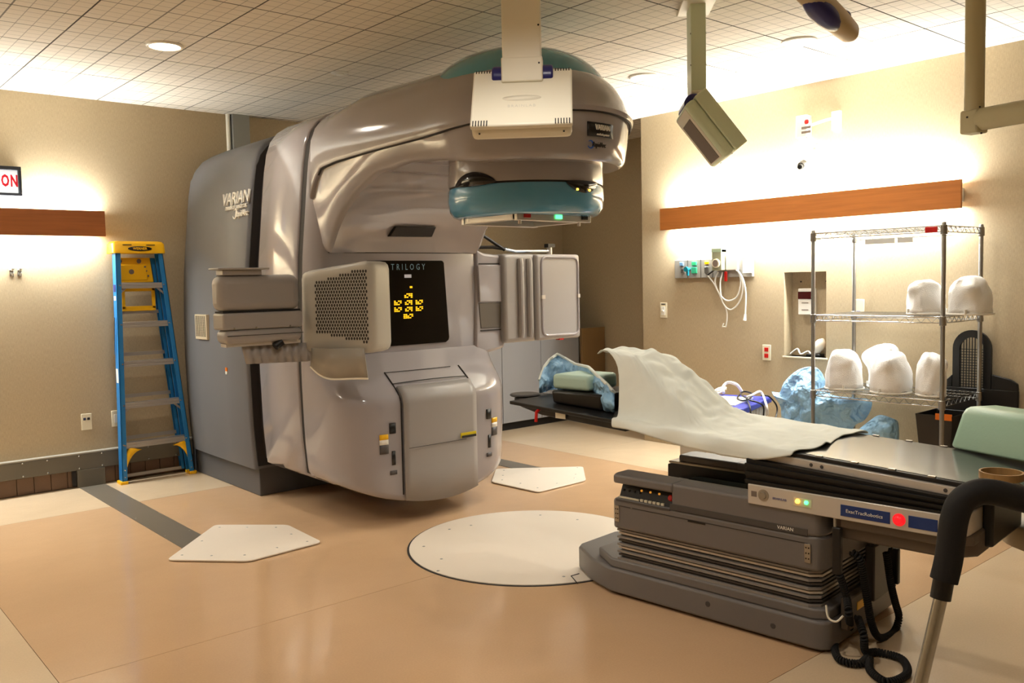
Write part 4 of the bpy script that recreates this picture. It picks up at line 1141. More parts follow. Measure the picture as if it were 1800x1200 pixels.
path = [pb[1], apx(1488, 1050, 1.79), apx(1492, 1080, 1.82), pz(1492, 1105, .03), pz(1468, 1128, .016), pz(1475, 1158, .016), pz(1510, 1166, .016), pz(1527, 1155, .016), pz(1530, 1178, .016), pz(1560, 1198, .016), pz(1594, 1184, .016), pz(1585, 1158, .016), pz(1545, 1146, .016), pz(1522, 1145, .03), apx(1518, 1115, 1.86), apx(1508, 1085, 1.81)]
coil(path, .0105, 170, .0045, 5).build('coiled_cord', M_RUBBER, pend)
pend2 = thing('hand_pendant', 'black hand pendant hanging under the tilting module with its cord in a loose loop', 'hand pendant', tuple(apx(1560, 1060)), 'couch hand pendants')
q0, q1 = apx(1568, 965), apx(1575, 1022)
MB().obox((q0 + q1) / 2, [CD, CN, (0, 0, 1)], (.02, .012, (q0[2] - q1[2]) / 2)).build('handset', M_BLACK, pend2, bevel=.005)
MB().tube([q0, q0 + np.array((0, 0, .05))], .004, 6).build('hanger', M_BLACK, pend2)
path = [apx(1497, 970, 1.80), apx(1512, 985), apx(1522, 1040), apx(1532, 1095), apx(1546, 1120), apx(1570, 1112), apx(1580, 1085), apx(1574, 1060), apx(1566, 1025), apx(1558, 970)]
coil(path, .0105, 100, .0045, 5).build('coiled_cord', M_RUBBER, pend2)
# cable loop and fittings on the back of the base
MB().tube(smooth_path([cpx(1452, 1063, .318), cpx(1456, 1085, .325), cpx(1470, 1092, .32), cpx(1482, 1082, .31)], 8), .004, 6).build('cable', M_CREAMP, couch)
CB().box(1.742, 1.775, .06, .22, .07, .19).build('junction_box', mat('brown box', (88, 76, 62), .5), couch, bevel=.006)
CB().box(1.775, 1.777, .09, .15, .13, .16).build('maker_label', M_YELLOW, couch)
CB().box(1.722, 1.76, -.28, -.05, .10, .32).build('rear_cover', M_COUCHD, couch, bevel=.006)
# ================================================================== ceiling hung imaging detectors
N1 = nrm((-.56, -.56, .60)); C1 = np.array((2.36, 2.68, 2.12))
def pl(x, y, c=C1, n=N1):
    d = _ray(x, y); return EYEP + d * (((c - EYEP) @ n) / (d @ n))
HR = nrm(np.cross((0, 0, 1), N1)); HR = HR if HR[0] > 0 else -HR        # to the right along the panel
HU = np.cross(N1, HR); HU = HU if HU[2] > 0 else -HU
cc = (pl(835, 173) + pl(1000, 166)) / 2
hw_, hh_ = .202, np.linalg.norm(pl(917, 121) - pl(917, 217)) / 2
def detector(mir, label, housing):
    T = (lambda p: (2 * MX - p[0], p[1], p[2])) if mir else (lambda p: p)
    base = T(cc - N1 * .03 - HU * hh_)
    t = thing('x_ray_detector', label, 'detector', tuple(base), 'ceiling hung x-ray detectors')
    D = lambda: MB(T)
    body = D().obox(cc - N1 * (.012 - (.022 if mir else 0)), [HR, HU, N1], (hw_, hh_, .013 + (.022 if mir else 0))).build('back_cover', housing, t, bevel=.008, seg=3)
    D().obox(cc - N1 * .055, [HR, HU, N1], (hw_ * .985, hh_ * .985, .031)).build('front_cover', housing, t, bevel=.02, seg=3)
    D().obox(cc - N1 * .0865, [HR, HU, N1], (hw_ * .86, hh_ * .88, .0015)).build('front_plate', M_CREAMP, t)
    D().obox(cc - N1 * .088 - HU * .02, [HR, HU, N1], (hw_ * .62, hh_ * .72, .002)).build('sensor_window', M_GREYP, t)
    # finger slot and vents
    sl = []
    for k in range(25):
        a = 2 * math.pi * k / 24; sl.append(cc + N1 * .0012 + HR * (.078 * math.cos(a)) + HU * (-.01 + .016 * math.sin(a)))
    D().add(sl[:-1], [tuple(range(24))]).build('finger_slot', M_CREAMP, t, thick=.002)
    for s in (-1, 1):
        for k in range(6):
            c = cc + HR * (s * (hw_ - .012 - k * .011)) - HU * (hh_ - .014) + N1 * .0005
            D().obox(c, [HR, HU, N1], (.0022, .014, .0012)).build('vent_slot', M_SEAM, t)
            c = cc + HR * (s * (hw_ - .012 - k * .011)) + HU * (hh_ - .008) + N1 * .0005
            D().obox(c, [HR, HU, N1], (.0022, .008, .0012)).build('vent_slot', M_SEAM, t)
        D().cyl(cc + HR * s * (hw_ - .035) - HU * (hh_ + .0) - N1 * .04, cc + HR * s * (hw_ - .035) - HU * (hh_ + .003) - N1 * .04, .004, 8).build('screw', M_SEAM, t)
    # joint and column up to the ceiling
    j = cc + HU * (hh_ - .02) + N1 * .01
    col_c = j + np.array((0, 0, .05))
    D().obox(j + np.array((0, 0, .0)), [HR, np.cross((0, 0, 1), HR), (0, 0, 1)], (.084, .037, .05)).build('mount_bracket', M_CREAMP, t, bevel=.006)
    D().cyl(j - HR * .125 + HU * .0 - N1 * .035, j + HR * .125 - N1 * .035, .048, 28).build('tilt_joint', M_NAVYP, t, bevel=.008)
    zc = CH - .004; cz = (j[2] + zc) / 2
    D().obox((j[0], j[1], cz), [HR, np.cross((0, 0, 1), HR), (0, 0, 1)], (.079, .036, (zc - j[2]) / 2)).build('column', M_CREAMP if not mir else M_MINTP, t, bevel=.004)
    D().obox((j[0], j[1], CH - .008), [HR, np.cross((0, 0, 1), HR), (0, 0, 1)], (.13, .08, .008)).build('ceiling_flange', M_CREAMP, t, bevel=.003)
    for z in (2.25, 2.4, 2.55): D().cyl(np.array((j[0], j[1], z)) + HR * .07 + np.cross((0, 0, 1), HR) * .036, np.array((j[0], j[1], z)) + HR * .07 + np.cross((0, 0, 1), HR) * .038, .004, 8).build('screw', M_SEAM, t); D().cyl(np.array((j[0], j[1], z)) + HR * .07 - np.cross((0, 0, 1), HR) * .036, np.array((j[0], j[1], z)) + HR * .07 - np.cross((0, 0, 1), HR) * .038, .004, 8).build('screw', M_SEAM, t)
    return t
d1 = detector(False, 'cream flat detector on a ceiling column in front of the machine head', M_CREAMP)
text_mesh('lettering', 'BRAINLAB', .02, cc - HU * .055 + N1 * .001, HR, HU, mat('faint grey print', (216, 212, 200), .5), d1, depth=.0005, spacing=1.3)
detector(True, 'pale green edged detector tilting on a ceiling column between machine head and wall', M_MINTP)

# infrared camera under the ceiling
ic = pz(1452, 18, 2.45)
u_ = nrm(pz(1512, 46, 2.45 - .03) - pz(1395, -12, 2.45 + .03)); 
fwd = nrm(np.array((ISO[0], ISO[1], 1.2)) - ic); u_ = nrm(u_ - fwd * (u_ @ fwd)); w_ = np.cross(fwd, u_)
t = thing('infrared_camera', 'beige ceiling camera bar with dark indigo lens windows', 'camera', tuple(ic))
mb = MB(); rings = []
for s, r in ((-.235, .02), (-.228, .04), (-.20, .056), (-.1, .064), (0, .066), (.1, .064), (.20, .056), (.228, .04), (.235, .02)):
    rings.append([ic + u_ * s + fwd * (r * .8 * math.cos(a)) + w_ * (r * math.sin(a)) for a in [2 * math.pi * k / 20 for k in range(20)]])
mb.loft(rings).build('body', mat('beige camera body', (190, 170, 134), .4), t, smooth=60)
vc = nrm(EYEP - ic); f2 = nrm(vc * .75 + np.array((0, 0, -.7))); f2 = nrm(f2 - u_ * (f2 @ u_)); w2 = np.cross(f2, u_)
mb = MB(); rings = []
for k in range(7):
    a = math.pi / 2 * k / 6; rings.append([ic - u_ * .04 + f2 * (.03 + .05 * math.sin(a)) + u_ * (.15 * math.cos(a) * math.cos(q)) + w2 * (.05 * math.cos(a) * math.sin(q)) for q in [2 * math.pi * j / 28 for j in range(28)]])
mb.loft(rings).build('lens_window', M_NAVYP, t, smooth=60)
MB().ball(ic + u_ * .16 + np.array((0, 0, .045)), .03, 12, (1, 1, .8)).build('side_cap', M_NAVYP, t)
MB().tube([ic + np.array((0, 0, .03)), (ic[0], ic[1], CH - .004)], .028, 16).build('drop_pipe', M_CREAMP, t)
MB().lathe([(.07, 0), (.07, .008), (.04, .014)], (ic[0], ic[1], CH - .002), (0, 0, -1), 24).build('ceiling_flange', M_CREAMP, t)

# boom arm of a monitor: vertical tube, elbow, horizontal tube
bz = pz(1712, 212, 2.0); zz = 2.12; b0 = pz(1712, 212, zz)
d_ = _ray(1712, 212); b0 = EYEP + d_ * 3.15; zz = b0[2]
b1 = pz(1800, 196, zz); dirb = nrm(b1 - b0)
t = thing('monitor_boom', 'pale green ceiling boom with a vertical tube and a horizontal arm', 'boom arm', (b0[0], b0[1], zz - .05))
M_BOOM = mat('sage boom enamel', (204, 198, 164), .35)
MB().tube([(b0[0], b0[1], zz + .03), (b0[0], b0[1], CH - .003)], .0335, 24).build('vertical_tube', M_BOOM, t)
MB().obox(b0 + np.array((0, 0, -.005)), [dirb, np.cross((0, 0, 1), dirb), (0, 0, 1)], (.034, .034, .042)).build('elbow', M_BOOM, t, bevel=.008, seg=3)
MB().tube([b0 + dirb * .025, b0 + dirb * .9], .04, 24).build('horizontal_tube', M_BOOM, t)
MB().lathe([(.09, 0), (.09, .02), (.04, .03)], (b0[0], b0[1], CH - .002), (0, 0, -1), 28).build('ceiling_flange', M_BOOM, t)
for px, py in ((1722, 188), (1700, 206), (1725, 234)):
    p = EYEP + _ray(px, py) * 3.115; MB().ball(p, .004, 8).build('screw', M_SEAM, t)

# ================================================================== stepladder leaning folded by the wall
ld = thing('step_ladder', 'blue fibreglass stepladder with yellow top folded against the wall', 'ladder', (2.12, 6.45, 0))
LY = 6.42
XL0, XL1, XT0, XT1, ZT = 1.885, 2.372, 1.917, 2.214, 1.648
def rail(xb, xt, y0, y1, z0, z1, w, name, mt, sgn):
    """channel rail: web plus two flanges, open side inwards"""
    m_ = MB()
    for (da, db, ya, yb) in ((0, .004, y0, y1), (0, w, y0, y0 + .004), (0, w, y1 - .004, y1)):
        A = [(xb + sgn * da, ya), (xb + sgn * db, ya), (xb + sgn * db, yb), (xb + sgn * da, yb)]
        B = [(xt + sgn * da, ya), (xt + sgn * db, ya), (xt + sgn * db, yb), (xt + sgn * da, yb)]
        m_.loft([[(x, y, z0) for x, y in A], [(x, y, z1) for x, y in B]])
    return m_.build(name, mt, ld)
rail(XL0 - .012, XT0 - .012, LY, LY + .075, .015, ZT, .034, 'front_rail', M_LADDER, 1)
rail(XL1 + .012, XT1 + .012, LY, LY + .075, .015, ZT, .034, 'front_rail', M_LADDER, -1)
rail(XL0 + .02, XT0 + .012, LY + .095, LY + .14, .03, ZT - .05, .026, 'rear_rail', M_LADDER, 1)
rail(XL1 - .02, XT1 - .012, LY + .095, LY + .14, .03, ZT - .05, .026, 'rear_rail', M_LADDER, -1)
for z in (.277, .56, .853, 1.131, 1.407):
    f_ = z / ZT; x0 = XL0 + (XT0 - XL0) * f_; x1 = XL1 + (XT1 - XL1) * f_
    st = MB().box(x0 - .006, x1 + .006, LY + .006, LY + .069, z - .008, z + .014).box(x0 - .006, x1 + .006, LY + .004, LY + .008, z - .026, z - .008).build('step', M_ALU, ld, bevel=.002)
    for x in (x0 + .012, x1 - .012): MB().lathe([(.007, 0), (.005, -.004)], (x, LY - .0005, z - .002), 'y', 10).build('rivet', M_CHROME, st)
    if z in (1.407, .56):
        for s, x in ((1, x0), (-1, x1)): MB().obox((x + s * .034, LY + .02, z - .04), [(s, 0, .9), (0, 1, 0), (-.9 * s, 0, 1)], (.042, .002, .007)).build('step_brace', M_ALU, st)
tcp = MB(); rings = []
for z, g in ((ZT - .02, 0), (ZT - .018, .004), (ZT + .045, .0), (ZT + .062, -.012), (ZT + .066, -.03)):
    rings.append(rounded([np.array((XT0 - .03 - g, LY - .014 - g, z)), np.array((XT1 + .03 + g, LY - .014 - g, z)), np.array((XT1 + .03 + g, LY + .145 + g, z)), np.array((XT0 - .03 - g, LY + .145 + g, z))], .03))
tc_ = tcp.loft(rings).build('top_cap', M_YELLOW, ld, smooth=50)
ovl = [(2.066 + .082 * math.cos(a), LY - .0195, ZT + .012 + .017 * math.sin(a)) for a in [2 * math.pi * k / 28 for k in range(28)]]
MB().add(ovl, [tuple(range(28))]).build('maker_oval', M_BLACK, tc_, thick=.002)
text_mesh('lettering', 'WERNER', .024, (2.066, LY - .0212, ZT + .012), (1, 0, 0), (0, 0, 1), M_YELLOW, tc_, depth=.0004, bold=.0006)
for x in (1.98, 2.14): MB().box(x - .03, x + .03, LY - .0195, LY - .017, ZT + .036, ZT + .041).build('moulded_slot', M_SEAM, tc_)
# folded tool shelf: punched plate above, open frame below
ts = MB().prism([(1.945, LY + .085, 1.425), (2.185, LY + .085, 1.425), (2.165, LY + .085, 1.60), (1.95, LY + .085, 1.60)], (0, .012, 0)).build('tool_shelf', M_YELLOW, ld, bevel=.004)
MB().box(1.955, 2.14, LY + .078, LY + .086, 1.44, 1.55).build('shelf_pocket', M_YELLOW, ts, bevel=.004)
for x, z, r in ((2.03, 1.50, .018), (2.085, 1.575, .016), (1.955, 1.575, .014), (2.125, 1.535, .007), (2.135, 1.505, .005), (2.145, 1.47, .007)): MB().lathe([(r, 0), (r, -.003)], (x, LY + .0775, z), 'y', 16).build('tool_hole', M_GREYP, ts)
fb = MB()
for x0, x1, z0, z1 in ((1.955, 1.98, 1.235, 1.385), (2.165, 2.19, 1.235, 1.385), (1.955, 2.19, 1.36, 1.385), (1.955, 2.19, 1.22, 1.255)): fb.box(x0, x1, LY + .082, LY + .094, z0, z1)
fb.build('shelf_frame', M_YELLOW, ld, bevel=.003)
# yellow corner braces and feet
for s, x in ((1, XL0), (-1, XL1)):
    A = []; n_ = 10
    for k in range(n_ + 1):
        q = math.pi / 2 * k / n_; A.append((x + s * (.012 + .12 * (1 - math.cos(q))), .045 + .205 * math.sin(q)))
    Bq = [(px_ + s * (.03 * (1 - k / n_) + .0), pz_ + .0 - .0 + .018 * (k / n_)) for k, (px_, pz_) in enumerate(A)]
    m_ = MB(); r0 = [(a_[0], LY + .012, a_[1] - .018) for a_ in A]; r1 = [(x + s * .004 + (a_[0] - x - s * .004) * .42, LY + .012, a_[1] + .022 * (1 - k / n_) * 0 + .004) for k, a_ in enumerate(A)]
    m_.grid([r0, r1]); m_.build('corner_brace', M_YELLOW, ld, thick=.02)
    MB().box(x - .026, x + .026, LY - .008, LY + .085, 0, .022).build('foot', M_YELLOW, ld, bevel=.003)
    for z in (.05, .10, .28): MB().lathe([(.006, 0), (.004, -.003)], (x + s * .008, LY - .0005, z), 'y', 8).build('rivet', M_CHROME, ld)
MB().box(XL0 + .02, XL1 - .02, LY + .105, LY + .118, .028, .05).build('rear_cross_bar', M_ALU, ld)
for k in range(4):
    z = .3 + k * .3; f_ = z / ZT; MB().box(XL0 + (XT0 - XL0) * f_ + .03, XL1 + (XT1 - XL1) * f_ - .03, LY + .108, LY + .116, z, z + .025).build('rear_cross_bar', M_ALU, ld)
MB().tube([(XL0 - .014 + .012, LY + .03, 1.18), (XL0 - .016 + .01, LY + .06, .92)], .006, 8).build('spreader_bar', M_STEEL, ld)
lx = XL0 + (XT0 - XL0) * .85 - .0135
for z, h, mt in ((1.36, .05, M_NAVYP), (1.30, .03, M_WHITE), (.72, .10, M_WHITE)): MB().box(XL0 + (XT0 - XL0) * z / ZT - .0135, XL0 + (XT0 - XL0) * z / ZT - .0118, LY + .015, LY + .06, z, z + h).build('side_label', mt, ld)

# ================================================================== cabinets beyond the machine
cb = thing('equipment_cabinet', 'grey steel equipment cabinet standing against the wall beyond the machine', 'cabinet', (5.4, 6.3, 0))
M_CAB = mat('grey cabinet enamel', (150, 148, 148), .4)
MB().box(4.62, 6.10, 6.09, 6.58, .07, 1.38).build('body', M_CAB, cb, bevel=.004)
MB().box(4.64, 6.08, 6.12, 6.57, 0, .07).build('toe_recess', M_BLACK, cb)
for x0, x1 in ((4.63, 5.10), (5.105, 5.583), (5.588, 6.095)): MB().box(x0, x1, 6.072, 6.09, .075, 1.375).build('door', M_CAB, cb, bevel=.003)
w0, w1 = pY(1023, 577, 6.0), pY(1063, 577, 6.0)
bd = MB().box(w0[0], min(w1[0], XREC - .01), 6.0, 6.03, 0, w0[2]).build('wooden_board', M_BROWNB, None, bevel=.003)
tag(bd, 'brown board standing upright in the recess beside the grey cabinet', 'board')
# ================================================================== wire shelving by the right wall
M_WIRE = mat('grey truss wire', (120, 118, 114), .35, metal=.5)
SX0, SX1, SY0, SY1 = 5.05, 5.565, 2.14, 2.94
sf = thing('wire_shelving', 'chrome wire shelving unit with three shelves holding white masks', 'shelving', ((SX0 + SX1) / 2, (SY0 + SY1) / 2, 0))
for x in (SX0, SX1):
    for y in (SY0, SY1):
        po = MB().lathe([(.014, .0), (.014, .02), (.0125, .022), (.0125, 1.645), (.009, 1.652)], (x, y, 0), 'z', 16).build('post', M_STEEL, sf)
        for z in (.62, 1.10, 1.612):
            MB().lathe([(.016, -.03), (.019, -.028), (.0175, .022), (.0145, .024)], (x, y, z), 'z', 16, caps=False).build('sleeve', M_STEEL, po)
for z in (.64, 1.118, 1.632):
    fr_ = MB()
    for dz in (0, -.034):
        L = [(SX0, SY0, z + dz), (SX1, SY0, z + dz), (SX1, SY1, z + dz), (SX0, SY1, z + dz), (SX0, SY0, z + dz)]
        for a, b in zip(L, L[1:]): fr_.cyl(a, b, .0035, 8)
    rim = fr_.build('shelf_rim', M_CHROME, sf)
    tr_ = MB()
    for (xa, ya, xb, yb) in ((SX0, SY0, SX0, SY1), (SX1, SY0, SX1, SY1), (SX0, SY0, SX1, SY0), (SX0, SY1, SX1, SY1)):
        L = math.hypot(xb - xa, yb - ya); n_ = int(L / .03); pts = []
        for k in range(n_ + 1): pts.append((xa + (xb - xa) * k / n_, ya + (yb - ya) * k / n_, z - (.001 if k % 2 else .033)))
        tr_.tube(pts, .002, 5)
    tag(tr_.build('zigzag_truss', M_WIRE, rim, smooth=60), kind='stuff')
    wm = MB()
    n_ = 31
    for k in range(n_): y = SY0 + .02 + (SY1 - SY0 - .04) * k / (n_ - 1); wm.cyl((SX0, y, z + .003), (SX1, y, z + .003), .002, 5)
    for x in (SX0 + .13, SX0 + .26, SX0 + .39): wm.cyl((x, SY0, z - .001), (x, SY1, z - .001), .003, 6)
    tag(wm.build('shelf_wires', M_CHROME, rim, smooth=60), kind='stuff')
p = pX(1637, 407, SX0 - .006); MB().box(SX0 - .008, SX0 - .003, p[1] - .035, p[1] + .035, 1.596, 1.628).build('maker_label', M_RED, sf, bevel=.002)
for a, b in ((1521, 1573), (1578, 1605)):
    y0, y1 = pX(a, 425, SX1 - .008)[1], pX(b, 425, SX1 - .008)[1]; MB().box(SX1 - .012, SX1 - .004, y1, y0, 1.565, 1.597).build('label_holder', mat('grey holder', (176, 172, 164), .4), sf)

# white thermoplastic masks
def mask(x, y, z, rx, ry, h, rot, label, open_=0, nose=.04, seed=0):
    c, s = math.cos(rot), math.sin(rot)
    def T(p): return (x + c * p[0] - s * p[1], y + s * p[0] + c * p[1], z + p[2])
    t = thing('face_mask', label, 'mask', (x, y, z), 'white thermoplastic masks on the wire shelves')
    m_ = MB(T); rows = []; nu, nv = 44, 18
    for j in range(nv + 1):
        v = j / nv; row = []
        prof = math.cos(v * math.pi / 2) ** .55 if v < 1 else 0
        for i in range(nu + 1):
            a = -math.pi * (1 - open_) + 2 * math.pi * (1 - open_) * i / nu
            e = .75
            ca, sa = math.cos(a), math.sin(a)
            r = prof * (1 + .10 * mnoise.noise(Vector((ca * 2 + seed, sa * 2, v * 3))) + .05 * mnoise.noise(Vector((ca * 6 + seed, sa * 6, v * 7))))
            px_ = rx * r * math.copysign(abs(ca) ** e, ca); py_ = ry * r * math.copysign(abs(sa) ** e, sa)
            # nose and shoulders of the moulded face
            bump_ = nose * math.exp(-((a - .2) / .35) ** 2 - ((v - .55) / .22) ** 2)
            row.append((px_ * (1 + bump_ / rx), py_ * (1 + bump_ / ry), .012 + h * math.sin(v * math.pi / 2) ** .9 + .014 * mnoise.noise(Vector((ca * 2.2 * prof, sa * 2.2 * prof + seed, v * 2.5)))))
        row = [(q[0], q[1], max(q[2], .011)) for q in row]
        rows.append(row)
    m_.grid(rows); m_.build('moulded_shell', M_MASK, t, thick=.004, smooth=180)
    # mounting frame
    fr_ = [T((rx * 1.05 * math.cos(a), ry * 1.05 * math.sin(a), .0075)) for a in np.linspace(-2.6, 2.6, 25)]
    MB().tube(fr_, .007, 6).build('mounting_frame', M_WHITE, t)
    for a in (-2.6, 0, 2.6): MB().cyl(T((rx * 1.05 * math.cos(a), ry * 1.05 * math.sin(a), .006)), T((rx * 1.05 * math.cos(a), ry * 1.05 * math.sin(a), .035)), .008, 10).build('frame_clip', M_WHITE, t)
    return t
Z1, Z2 = .645, 1.123
def mk(px, py, X, Z): p = pX(px, py, X); return p[1]
mask(5.21, mk(1484, 690, 5.21, Z1), Z1, .105, .11, .235, 3.6, 'tall smooth white mask on the lower shelf beside the post near the wall niche', seed=1)
mask(5.45, mk(1556, 680, 5.45, Z1), Z1, .10, .12, .26, 2.0, 'white mask with a lumpy crown at the back of the lower shelf', seed=2, nose=.07)
mask(5.20, mk(1566, 692, 5.20, Z1), Z1, .11, .108, .235, 3.0, 'broad white mask on a tilted frame in the middle of the lower shelf', seed=3)
mask(5.21, mk(1636, 697, 5.21, Z1), Z1, .09, .072, .24, 4.0, 'narrow white mask on the lower shelf against the shelving end', seed=4, nose=.06)
mask(5.25, mk(1628, 550, 5.25, Z2), Z2, .10, .092, .19, 2.4, 'white mask gaping open on one side on the middle shelf', open_=.16, seed=5)
mask(5.26, mk(1715, 552, 5.26, Z2) + .03, Z2, .105, .115, .205, 3.3, 'white mask standing on the middle shelf at the outer end', seed=6)

# black mesh headrest plate standing against the wall
bp_ = thing('headrest_plate', 'black headrest base plate with a mesh window standing against the wall behind the shelving', 'base plate', (5.615, 2.13, 0))
XP = 5.600
def pl2(pts, name): return MB().prism([(XP, y, z) for y, z in pts], (.022, 0, 0)).build(name, M_BLACK, bp_, bevel=.004)
arch_o = [(2.20 + .112 * math.cos(a), .90 + .115 * math.sin(a)) for a in np.linspace(0, math.pi, 17)]
arch_i = [(2.20 + .072 * math.cos(a), .895 + .075 * math.sin(a)) for a in np.linspace(0, math.pi, 17)]
m_ = MB()
fo = [(2.312, .66)] + arch_o + [(2.088, .66)]
fi = [(2.272, .66)] + arch_i + [(2.128, .66)]
m_.add([(XP, y, z) for y, z in fo] + [(XP, y, z) for y, z in fi] + [(XP + .022, y, z) for y, z in fo] + [(XP + .022, y, z) for y, z in fi],
       [f for k in range(len(fo) - 1) for f in ((k, k + 1, len(fo) + k + 1, len(fo) + k), (2 * len(fo) + k, 2 * len(fo) + k + 1, 3 * len(fo) + k + 1, 3 * len(fo) + k), (k, k + 1, 2 * len(fo) + k + 1, 2 * len(fo) + k), (len(fo) + k, len(fo) + k + 1, 3 * len(fo) + k + 1, 3 * len(fo) + k))])
m_.build('mesh_frame', M_BLACK, bp_)
gm = MB()
for k in range(9): y = 2.135 + k * .0165; gm.box(XP + .008, XP + .014, y - .002, y + .002, .66, .895 + .075 * math.sqrt(max(0, 1 - ((y - 2.2) / .072) ** 2)))
for k in range(19): z = .665 + k * .0165; gm.box(XP + .008, XP + .014, 2.128, 2.272, z - .002, z + .002) if z < .90 else None
tag(gm.build('mesh_grid', M_BLACK, bp_), kind='stuff')
pl2([(2.36, 0), (2.36, .66), (1.935, .66), (1.935, 0)], 'lower_plate')
pl2([(2.36, .66), (2.35, .70), (2.315, .735), (2.315, .66)], 'shoulder'); pl2([(2.085, .66), (2.085, .75), (1.975, .725), (1.94, .70), (1.935, .66)], 'shoulder')

# black bin with an orange rim under the shelving
y0, y1 = pX(1628, 712, 5.30)[1], pX(1692, 712, 5.30)[1]
yc, hwb = (y0 + y1) / 2, (y0 - y1) / 2
bn = thing('waste_bin', 'black tapered bin with an orange rim panel under the wire shelving', 'bin', (5.30, yc, 0))
rings = []
for z, s in ((0, .62), (.01, .66), (.52, 1.0), (.54, 1.02), (.54, .96), (.03, .6)): rings.append([(5.30 + .14 * s * sx, yc + hwb * s * sy, z) for sx, sy in ((-1, -1), (1, -1), (1, 1), (-1, 1))])
MB().loft(rings).build('bin_body', M_BLACK, bn, bevel=.006)
MB().box(5.157, 5.163, yc - hwb * .98, yc - hwb * .1, .515, .552).build('rim_panel', M_ORANGE, bn)

# equipment cart with a blue tray top
tz = .545
F_, R_ = pz(1305, 719, tz), pz(1357, 697, tz)
e1 = nrm(R_ - F_); e2 = np.array((-e1[1], e1[0], 0)); L1_, L2_ = np.linalg.norm(R_ - F_), .46
ct = thing('equipment_cart', 'white cart with a blue tray top heaped with cables', 'cart', tuple((F_ + e1 * L1_ / 2 + e2 * L2_ / 2) * [1, 1, 0]))
cen = F_ + e1 * L1_ / 2 + e2 * L2_ / 2
M_TRAY = mat('royal blue tray', (58, 66, 170), .35)
tr_o = MB().obox(cen - np.array((0, 0, .02)), [e1, e2, (0, 0, 1)], (L1_ / 2, L2_ / 2, .02)).build('tray', M_TRAY, ct, bevel=.008, seg=3)
MB().obox(cen + np.array((0, 0, .001)) - e2 * .02, [e1, e2, (0, 0, 1)], (L1_ / 2 - .12, L2_ / 2 - .11, .003)).build('tray_mat', M_WHITE, tr_o)
MB().obox(cen * [1, 1, 0] + np.array((0, 0, .29)), [e1, e2, (0, 0, 1)], (L1_ / 2 - .03, L2_ / 2 - .03, .215)).build('cart_body', mat('pale cart body', (206, 204, 196), .4), ct, bevel=.01)
for k in range(9): MB().obox(cen * [1, 1, 0] + np.array((0, 0, .29)) - e2 * (L2_ / 2 - .03) + e1 * (-.24 + k * .06), [e1, e2, (0, 0, 1)], (.004, .006, .20)).build('body_rib', M_WHITE, ct)
for sx in (-1, 1):
    for sy in (-1, 1):
        c = cen * [1, 1, 0] + e1 * sx * (L1_ / 2 - .07) + e2 * sy * (L2_ / 2 - .07)
        MB().cyl(c + e2 * .012 + np.array((0, 0, .032)), c - e2 * .012 + np.array((0, 0, .032)), .032, 16).build('caster', M_BLACK, ct); MB().cyl(c + np.array((0, 0, .03)), c + np.array((0, 0, .08)), .01, 10).build('caster_stem', M_STEEL, ct)
def on_tray(px, py, dz=.012): return pz(px, py, tz + dz)
def cable(name, label, pts, r, m, grp='cables heaped on the blue cart'):
    o = MB().tube(smooth_path(pts, 10), r, 8).build(name, m, None); return tag(o, label, 'cable', grp)
def P_(px, py, h): return pz(px, py, tz + h)
cable('power_cable', 'black cable coiled on the blue cart and hanging over its edge', [P_(1300, 694, .02), P_(1296, 700, .02), P_(1305, 704, .02), P_(1318, 700, .02), P_(1322, 692, .03), P_(1310, 688, .03), P_(1302, 692, .03), P_(1316, 702, .03), P_(1330, 712, .0) - e2 * .04, F_ + e1 * .28 - e2 * .05 + np.array((0, 0, -.12)), F_ + e1 * .5 - e2 * .05 + np.array((0, 0, -.15)), F_ + e1 * .62 - e2 * .04 + np.array((0, 0, -.07)), P_(1352, 697, .01), P_(1338, 695, .02)], .0055, M_BLACK)
cable('power_cable', 'dark cable hanging straight down the front of the cart', [P_(1312, 700, .015), P_(1314, 705, .015), F_ + e1 * .06 - e2 * .03 + np.array((0, 0, .0)), F_ + e1 * .09 - e2 * .03 + np.array((0, 0, -.12)), F_ + e1 * .13 - e2 * .03 + np.array((0, 0, -.25))], .005, mat('dark grey cable', (60, 60, 62), .5))
cable('white_cable', 'thick white cable arching over the blue cart', [P_(1272, 690, .02), P_(1271, 680, .05), P_(1280, 672, .08), P_(1295, 676, .07), P_(1304, 688, .02)], .011, M_WHITE)
cable('white_cable', 'thin white cord bundled at the end of the blue cart', [P_(1248, 694, .02), P_(1254, 688, .04), P_(1264, 682, .05), P_(1276, 681, .04), P_(1268, 688, .03), P_(1256, 692, .02), P_(1262, 686, .06), P_(1276, 684, .02)], .006, M_WHITE)
cable('white_cable', 'white plug lead lying across the black cable on the cart', [P_(1312, 698, .04), P_(1322, 694, .05), P_(1334, 688, .05), P_(1340, 692, .03), F_ + e1 * .38 - e2 * .04 + np.array((0, 0, -.03)), F_ + e1 * .40 - e2 * .04 + np.array((0, 0, -.09))], .008, M_WHITE)

